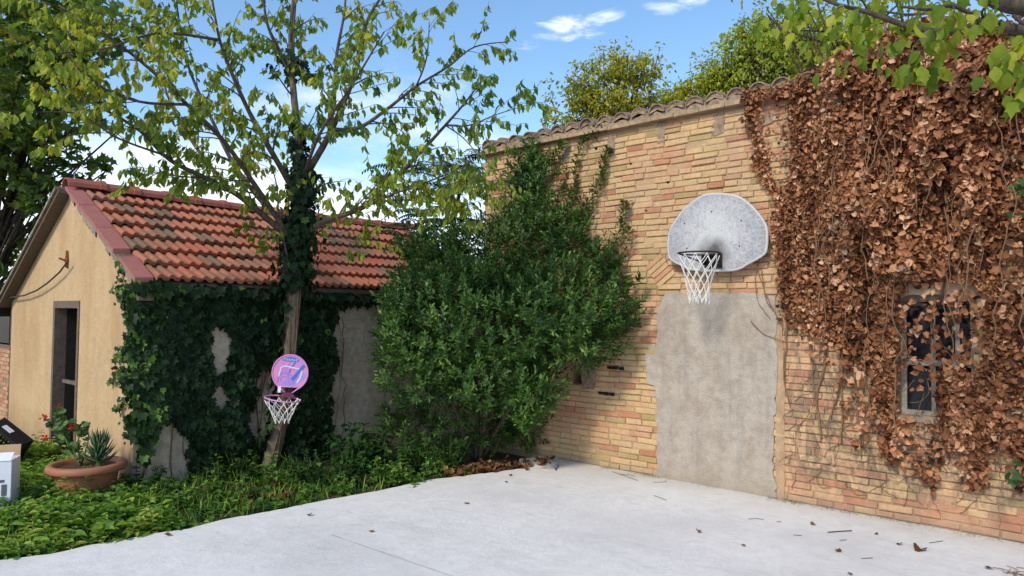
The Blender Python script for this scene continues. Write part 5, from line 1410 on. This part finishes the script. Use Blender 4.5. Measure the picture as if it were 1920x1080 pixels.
# grass blades among the weeds at the left
m_ = 9000; x = RNG.uniform(-.8, 4.6, m_); y = RNG.uniform(4.8, 8.6, m_); k = in_bed(x, y, .04); x, y = x[k], y[k]; n = len(x)
blade = tri([(-.03, 0, 0), (.03, 0, 0), (-.02, .6, .06), (.02, .6, .06), (0, 1, .3)], [(0, 1, 3), (0, 3, 2), (2, 3, 4)])
V, T, R = scatter([blade], np.stack([x, y, np.full(n, -.05)], 1), basis(np.stack([RNG.normal(size=n) * .35, RNG.normal(size=n) * .35, np.ones(n)], 1), unit(n)), RNG.uniform(.07, .2, n), RNG.random(n))
tag(put(bpy.data.objects.new('grass', mesh_np('grass', V, T, R, M['leaf_weed']))), 'thin grass blades mixed into the weeds at the left', 'grass', kind='stuff')
# dry tufts and moss at the foot of the brick wall
m_ = 5200; y = RNG.uniform(-.5, 4.6, m_); k = ~((y > 2.65) & (y < 3.85) & (RNG.random(m_) < .8)); y = y[k]; n = len(y)
dn = np.array([mnoise.noise(Vector((a * 2.2, 0, 1))) for a in y]); k = RNG.random(n) < np.clip(.45 + dn * 1.2, .08, 1); y = y[k]; n = len(y)
x = FX - .01 - np.abs(RNG.normal(size=n)) * .06
V, T, R = scatter([blade], np.stack([x, y, np.full(n, 0.0)], 1), basis(np.stack([RNG.normal(size=n) * .9 - .3, RNG.normal(size=n) * .9, np.ones(n) * .8], 1), unit(n)), RNG.uniform(.012, .045, n), RNG.random(n))
M['moss'] = leaf_mat('dry_moss', [(0, (.14, .12, .06)), (.5, (.24, .20, .12)), (1, (.13, .16, .05))], .1, .9)
tag(put(bpy.data.objects.new('wall_foot_moss', mesh_np('wall_foot_moss', V, T, R, M['moss']))), 'thin dry moss and grass along the foot of the brick wall', 'moss', kind='stuff')

def plant(name, base, H, n_st, leaf, mat, label, cat, group=None, spread=.35, per=9, tm=None, sing=60):
    T = thing(name, base, label, cat, group); base = np.array(base, float); pos, dd, nn, ss, rr = [], [], [], [], []
    for k_ in range(n_st):
        a = random.uniform(0, 6.28); rd = spread * math.sqrt(random.random()) * (n_st > 1); tip = base + np.array([math.cos(a) * rd, math.sin(a) * rd, H * random.uniform(.6, 1.0) * (1 - .35 * rd / max(spread, .01))])
        b0 = base + np.array([math.cos(a), math.sin(a), 0]) * rd * .35 + np.array([0, 0, -.05]); mid = (b0 + tip) / 2 + unit(1)[0] * .03
        c = curve([b0, mid, tip], 5); q = MB(); q.tube(c, list(np.linspace(.006, .003, len(c))), 5)
        q.build('stem', M['weed_stem'], T, smooth=True)
        for s_ in range(per):
            t_ = .25 + .75 * (s_ + .5) / per; f = t_ * (len(c) - 1); i = min(int(f), len(c) - 2); p = c[i] + (c[i + 1] - c[i]) * (f - i); an2 = s_ * 1.57 + k_; e = np.array([math.cos(an2), math.sin(an2), 0])
            pos.append(p); dd.append(e + np.array([0, 0, random.uniform(-.45, .25)])); nn.append(np.array([0, 0, 1.]) + unit(1)[0] * .25); ss.append(leaf * (1.15 - .55 * t_) * random.uniform(.8, 1.15)); rr.append(np.clip(random.gauss(.45, .2) + (t_ - .6) * .4, 0, 1))
    leafage(T, tm or L_BROAD, pos, dd, nn, ss, rr, mat, sing, True)
    return T
plant('leafy_shrub', on_z(680, 872), .62, 26, .14, M['leaf_dark_weed'], 'broad leaved dark green shrub at the foot of the bare plaster between ivy and bush', 'shrub', None, .42, 10, None, 120)
plant('leafy_shrub', on_z(790, 880), .42, 12, .10, M['leaf_dark_weed'], 'smaller shrub with bright tips at the court edge left of the leaf litter', 'shrub', None, .3, 9, None, 60)
plant('nettle_clump', on_z(718, 905), .36, 10, .075, M['leaf_weed'], 'bright green upright weed clump at the court edge below the broad shrub', 'weed', None, .22, 11)
plant('nettle_clump', on_z(760, 902), .34, 9, .075, M['leaf_weed'], 'bright green weed clump right of its twin, in front of the evergreen bush', 'weed', None, .2, 11)
plant('sapling', on_z(513, 912), .55, 4, .085, M['leaf_weed'], 'young green sapling in front of the base of the slender tree', 'sapling', None, .10, 9)
plant('sapling', on_z(455, 935), .30, 5, .07, M['leaf_weed'], 'low bright green seedling clump left of the tree, near the court edge', 'sapling', None, .14, 8)
plant('sapling', on_z(398, 925), .42, 3, .075, M['leaf_weed'], 'thin young shoot bending over dry leaves beside the ivy wall', 'sapling', None, .08, 6)
plant('sapling', on_z(640, 925), .24, 7, .06, M['leaf_weed'], 'short fresh green plant on the court edge under the toy hoop', 'sapling', None, .16, 8)
plant('ground_ivy_clump', on_z(270, 915), .26, 14, .085, M['leaf_dark_weed'], 'dark leafy clump against the shed corner right of the planter', 'plant', None, .34, 7, L_IVY)
plant('ground_ivy_clump', on_z(600, 900), .40, 22, .085, M['leaf_ivy'], 'dark ground ivy mound under the toy hoop', 'plant', None, .5, 7, L_IVY)
plant('ground_ivy_clump', on_z(440, 895), .30, 20, .085, M['leaf_ivy'], 'dark ground ivy mound left of the tree base along the ivy wall', 'plant', None, .5, 7, L_IVY)
plant('ground_ivy_clump', on_z(840, 866), .45, 16, .09, M['leaf_dark_weed'], 'shaded leafy clump under the left side of the evergreen bush', 'plant', None, .4, 7, L_BROAD)

for k_, (px_, py_, H_, n_, sp_, lf_, mt_, lb_) in enumerate([
        (560, 908, .34, 9, .22, .085, 'leaf_dark_weed', 'dark leafy clump just right of the slender tree base'), (745, 885, .50, 11, .28, .105, 'leaf_dark_weed', 'tall dark clump between the broad shrub and the small shrub'),
        (655, 905, .40, 10, .22, .09, 'leaf_dark_weed', 'dark pointed leaved clump in front of the broad shrub'), (345, 945, .20, 7, .16, .075, 'leaf_weed', 'low fresh clump in the weeds between planter and dry leaves'),
        (215, 955, .24, 9, .2, .085, 'leaf_weed', 'broad leaved weed clump before the right side of the planter'), (120, 965, .26, 9, .2, .085, 'leaf_weed', 'broad leaved weed clump before the left side of the planter'),
        (40, 985, .28, 9, .24, .09, 'leaf_weed', 'broad leaved weed clump in front of the white box'), (300, 930, .22, 8, .2, .08, 'leaf_dark_weed', 'dark low clump below the bare plaster corner of the ivy wall'),
        (810, 893, .26, 7, .14, .07, 'leaf_weed', 'small bright weed clump at the right end of the bed'), (575, 935, .20, 7, .14, .06, 'leaf_weed', 'small bright weed clump on the court edge right of the sapling')]):
    plant('weed_clump', on_z(px_, py_), H_, n_, lf_, M[mt_], lb_, 'weed', 'weed clumps in the bed', sp_, 8, None, 30)
# leaf litter under the bush and loose dry leaves
m_ = 1500; x = RNG.uniform(4.4, 6.8, m_); y = RNG.uniform(4.9, 7.2, m_)
LIT = [on_z(*p)[:2] for p in [(832, 895), (905, 889), (1003, 876), (1032, 868), (1020, 862), (960, 866), (900, 874), (850, 884)]]
k = inside(LIT, x + RNG.normal(size=m_) * .05, y + RNG.normal(size=m_) * .05); x, y = x[k], y[k]
x2 = RNG.uniform(3.2, 3.9, 90); y2 = RNG.uniform(6.0, 6.9, 90); x = np.concatenate([x, x2]); y = np.concatenate([y, y2]); n = len(x)
zz = np.where(in_bed(x, y), .0, .006) + RNG.random(n) * .025
V, T, R = scatter(L_DRY, np.stack([x, y, zz], 1), basis(np.stack([RNG.normal(size=n), RNG.normal(size=n), RNG.normal(size=n) * .2], 1), np.stack([RNG.normal(size=n) * .3, RNG.normal(size=n) * .3, np.ones(n)], 1)), RNG.uniform(.04, .085, n), RNG.beta(2, 2, n))
tag(put(bpy.data.objects.new('leaf_litter', mesh_np('leaf_litter', V, T, R, M['litter']))), 'drift of dry brown leaves at the court edge under the evergreen bush', 'leaf litter', kind='stuff')
flm = [mesh_np('fallen_leaf', *L_DRY[k], np.full(11, .3 + .1 * k), M['litter']) for k in range(6)]
LEAF_LABELS = ['largest curled brown leaf on the court, before the creeper covered wall', 'small dark leaf on the court just left of the largest curled leaf', 'small dry leaf on the court, second to the left of the largest curled leaf', 'dry leaf on the court nearest the heap of stalks in the corner',
               'dry leaf alone on the court, in front of the rendered doorway', 'dry leaf on the court above the middle of the saw cut joint', 'dry leaf on the court just in front of the leaf litter drift', 'dry leaf beside the short thick twig stub at the court corner',
               'dry leaf between the litter drift and the leaf farther out on the court', 'dry leaf at the bottom edge of the photo, left of the stalk heap', 'dry leaf on the court just left of the longest dark twig', 'dry leaf on the court between the toy hoop and the wall hoop',
               'dry leaf at the foot of the brick wall below the creeper window', 'small leaf on the court near the weeds, left of the saw cut joint', 'dry leaf lying at the jagged court edge before the planter', 'tiny leaf midway between the lone leaf and the longest dark twig']
TWIG_LABELS = ['longest dark twig lying on the court before the creeper wall', 'long thin bent twig on the court left of the rendered doorway', 'short twig branching off beside the long bent twig by the wall', 'slanting twig on the court in front of the rendered doorway',
               'thin level twig touching the foot of the rendered doorway', 'pale thin twig on the court left of the longest dark twig', 'short thick twig stub at the court corner by the leaf litter', 'tiny twig just below and left of the longest dark twig',
               'short twig directly under the longest dark twig', 'tiny twig close behind the longest dark twig towards the wall', 'thin twig nearest the bottom of the photo on the court', 'thin slanting twig just right of the largest curled leaf']
for k_, (px_, py_) in enumerate([(1730, 1030), (1689, 1024), (1577, 1036), (1849, 1068), (1310, 1000), (700, 998), (948, 905), (1040, 880), (960, 893), (1590, 1077), (1520, 985), (870, 945), (1647, 1003), (583, 968), (310, 1005), (1390, 1024)]):
    p = on_z(px_, py_); o = put(bpy.data.objects.new('fallen_leaf', flm[k_ % 6]), None, p + (0, 0, .006)); s_ = [.11, .05, .045, .06][k_] if k_ < 4 else random.uniform(.03, .055); o.scale = (s_,) * 3; o.scale[2] *= .6; o.rotation_euler = (0, 0, random.uniform(0, 6.28))
    tag(o, LEAF_LABELS[k_], 'leaf', 'dry leaves scattered over the court')
for k_, (pts) in enumerate([[(1552, 998), (1575, 996), (1597, 995)], [(1148, 884), (1175, 893), (1196, 901)], [(1162, 889), (1180, 890), (1190, 893)], [(1226, 929), (1238, 933), (1250, 938)], [(1224, 904), (1238, 904), (1250, 903)], [(1403, 973), (1418, 972), (1432, 974)], [(1042, 882), (1046, 875), (1047, 870)], [(1488, 1003), (1503, 1004)], [(1574, 1013), (1587, 1012)], [(1456, 978), (1464, 978)], [(1615, 1047), (1636, 1046)], [(1742, 1018), (1768, 1014)]]):
    c = np.array([on_z(a, b, .007) for a, b in pts]); q = MB(); q.tube(c, .0022 if k_ not in (0, 6) else .0042, 5)
    tag(q.build('twig', M['bark_dark'], None, c[0], smooth=True), TWIG_LABELS[k_], 'twig', 'twigs scattered over the court')
q = MB()
for k_ in range(60):
    p = on_z(random.uniform(1880, 1990), random.uniform(1066, 1090), .004 + random.random() * .02); e = unit(1)[0]; e[2] *= .2; q.tube([p, p + e * .09], .0025, 4)
tag(q.build('dry_debris', M['vine'], None), 'small heap of dry stalks in the bottom right corner of the court', 'debris', kind='stuff')

# ------------------------------------------------------------------ planter
PC = on_z(161, 925); PC = np.array([PC[0], PC[1] - .0, 0]); PC = at(162, 925, 6.75); PC[2] = 0
pl = thing('planter_bowl', PC, 'wide terracotta planter bowl with thick rim standing before the ochre gable', 'planter')
zr = .315
q = MB(); q.lathe([(.20, -.03), (.235, .0), (.275, .22), (.275, .235), (.335, .235), (.348, .255), (.345, .29), (.33, .305), (.30, .31), (.285, .30), (.275, .27), (.20, .0)], PC, 40); bo_ = q.build('bowl', M['terracotta'], pl, smooth=True)
q = MB(); q.lathe([(.0, .272), (.12, .275), (.278, .262)], PC, 24); q.build('soil', M['soil'], pl, smooth=True)
def cluster_plant(T, path, n_, leaf, mat, tm, r=.02, sing=40):
    c = curve(path, 5); q = MB(); q.tube(c, list(np.linspace(r, .005, len(c))), 6); q.build('stem', M['weed_stem'], T, smooth=True)
GE = thing('geranium', PC + (-.05, .1, .28), 'leggy geranium with three red flower heads growing in the planter', 'flowering plant')
pos, dd, nn, ss = [], [], [], []
D0 = 6.75
for P in ([(150, 872), (148, 850), (146, 830), (150, 800), (128, 790), (122, 780)], [(152, 872), (162, 840), (166, 815), (158, 800)], [(150, 872), (138, 850), (128, 835), (112, 800), (95, 790)], [(148, 860), (135, 842), (138, 826)], [(122, 800), (115, 790), (108, 775), (110, 762)]):
    c = curve([at(a, b, D0 + random.uniform(-.08, .08)) for a, b in P], 5); q = MB(); q.tube(c, list(np.linspace(.009, .004, len(c))), 6); q.build('stem', M['weed_stem'], GE, smooth=True)
for (a, b, c_, s_) in [(110, 790, 26, .07), (130, 800, 24, .06), (100, 798, 12, .05), (152, 802, 26, .06), (160, 812, 12, .04), (135, 842, 18, .05), (148, 838, 12, .045), (122, 815, 14, .05), (108, 772, 10, .035), (155, 855, 8, .04), (88, 795, 4, .02)]:
    p = at(a, b, D0) + RNG.normal(size=(c_, 3)) * s_ * .55; pos += list(p); dd += list(unit(c_) * .8 + np.array([0, 0, -.1])); nn += list(unit(c_) * .5 + np.array([-.3, -.4, .9])); ss += list(RNG.uniform(.035, .065, c_))
GLF = [bent([(0, .1), (.25, -.05), (.5, .15), (.52, .45), (.38, .75), (.12, .85), (-.12, .85), (-.38, .75), (-.52, .45), (-.5, .15), (-.25, -.05)], 90 + i, .05, .25) for i in range(3)]
leafage(GE, GLF, pos, dd, nn, ss, RNG.random(len(pos)), M['leaf_geranium'], 60, True)
for (a, b, s_) in [(81, 783, .030), (136, 800, .030), (83, 821, .026), (109, 761, .010)]:
    p0 = at(a, b, D0 - .03); n_ = 16 if s_ > .02 else 5; e = unit(n_)
    V, T, R = scatter(L_BROAD, p0 + e * s_ * .4, basis(e + unit(n_) * .3, unit(n_)), RNG.uniform(.022, .032, n_), RNG.random(n_))
    put(bpy.data.objects.new('flower', mesh_np('flower', V - p0, T, R, M['petal'])), GE, p0)
    q = MB(); tgt = at(a + (14 if a < 90 else 6), b + (14 if b < 800 and a < 130 else 12), D0); 
    if a == 83: tgt = at(72, 847, D0)
    q.tube([p0, (p0 + tgt) / 2 + (0, 0, .01), tgt], .0035, 5); q.build('stalk', M['weed_stem'], GE)
AL = thing('aloe', PC + right * .10 + (0, 0, .28), 'spiky dark green aloe rosette growing in the right side of the planter', 'succulent')
ac = at(185, 872, 6.72)
spike = tri([(-.09, 0, 0), (.09, 0, 0), (0, 0, -.06), (-.085, .45, .03), (.085, .45, .03), (0, .45, -.05), (0, 1, .22)], [(0, 3, 4), (0, 4, 1), (1, 4, 5), (1, 5, 2), (2, 5, 3), (2, 3, 0), (3, 6, 4), (4, 6, 5), (5, 6, 3)])
pos, dd, nn, ss = [], [], [], []
for k_ in range(58):
    t_ = k_ / 58; a = k_ * 2.4; e = np.array([math.cos(a), math.sin(a), 0]); pos.append(ac + np.array([0, 0, .02 + .22 * t_]) + e * .02); el = .35 + 1.2 * t_; dd.append(e + np.array([0, 0, el])); nn.append(-e * el + np.array([0, 0, 1.])); ss.append(.20 - .06 * t_)
leafage(AL, [spike], pos, dd, nn, ss, RNG.random(len(pos)), M['aloe'], 60, False, one='leaf')
q = MB(); q.tube([ac + (0, 0, -.03), ac + (0, 0, .15)], [.03, .015], 7); q.build('stem', M['weed_stem'], AL)
# small seedlings in the planter
plant('planter_seedling', at(168, 876, 6.6), .05, 4, .05, M['leaf_weed'], 'pale green seedlings sprouting from the soil of the planter', 'seedling', None, .08, 4, L_OVAL)

# ------------------------------------------------------------------ crate and box at the left edge
cc_ = at(6, 833, 7.9)
crt = thing('plastic_crate', cc_, 'black plastic lattice crate tipped on edge against the wall at the left', 'crate')
ca = _n(right * .80 + np.array([0, 0, -.60])); cb_ = _n(np.cross(ca, fwd * .86 + right * .2)); cb_ = cb_ if cb_[2] > 0 else -cb_; cn = np.cross(ca, cb_)
W_, H_, Z_ = .21, .17, .10
q = MB()
q.obox(cc_ + cb_ * H_, ca * W_, cb_ * .012, cn * Z_); q.obox(cc_ + ca * W_, ca * .012, cb_ * (H_ - .014), cn * Z_); q.obox(cc_ - ca * W_, ca * .012, cb_ * (H_ - .014), cn * Z_); q.obox(cc_ - cb_ * H_, ca * W_, cb_ * .012, cn * Z_)
q.obox(cc_ + cb_ * H_ + cn * (-Z_), ca * (W_ + .01), cb_ * .018, cn * .012)
q.build('side_panel', M['crate'], crt)
for k_ in range(-5, 6):
    q = MB(); q.obox(cc_ + ca * (W_ / 5.4 * k_) - cn * Z_ * .0 - cn * .1, ca * .010, cb_ * (H_ - .016), cn * .006); q.build('slat', M['crate'], crt)
for k_ in range(-3, 4):
    q = MB(); q.obox(cc_ + cb_ * (H_ / 3.6 * k_) - cn * .113, ca * (W_ - .016), cb_ * .009, cn * .005); q.build('slat', M['crate'], crt)
q = MB(); e0 = cc_ + cb_ * (H_ + .016) - ca * .05; q.obox(e0, ca * .06, cb_ * .004, cn * (Z_ * .3)); q.build('pale_lid', M['carton_white'], crt)
bc = at(-8, 905, 6.35); bc[2] = .22
bx = thing('white_box', (bc[0], bc[1], 0), 'open white carton with brown cardboard flap and grey print at the left edge', 'box')
bu = _n(right * .93 + fwd * .36); bv = np.cross((0, 0, 1), bu)
q = MB(); hw, hd, hh = .15, .13, .20
for (c_, a_, b_) in ((bc - bv * hd, bu * hw, bv * .004), (bc + bv * hd, bu * hw, bv * .004), (bc + bu * hw, bu * .004, bv * (hd - .005)), (bc - bu * hw, bu * .004, bv * (hd - .005))): q.obox(c_, a_, b_, (0, 0, hh))
q.obox(bc - (0, 0, hh - .004), bu * (hw - .006), bv * (hd - .006), (0, 0, .003)); q.build('carton', M['carton_white'], bx)
q = MB(); q.obox(bc + (0, 0, hh + .05) + bv * (hd + .01), bu * hw, bv * .003, np.array([0, 0, .05]) + bv * .01); q.build('flap', M['carton_brown'], bx)
q = MB(); q.obox(bc + (0, 0, hh + .03) - bv * (hd - .04), bu * hw * .98, bv * .05 + np.array([0, 0, .028]), np.array([0, 0, .003])); q.build('flap', M['carton_white'], bx)
fr_ = bc - bv * (hd + .006)
for (u_, v_, w_, h_) in ((.05, .02, .05, .012), (.10, -.06, .02, .05), (.05, -.09, .015, .03)):
    q = MB(); q.obox(fr_ + bu * u_ + (0, 0, v_), bu * w_, bv * .001, (0, 0, h_)); q.build('printed_mark', M['print_grey'], bx)
print('objects', len(scene.objects))
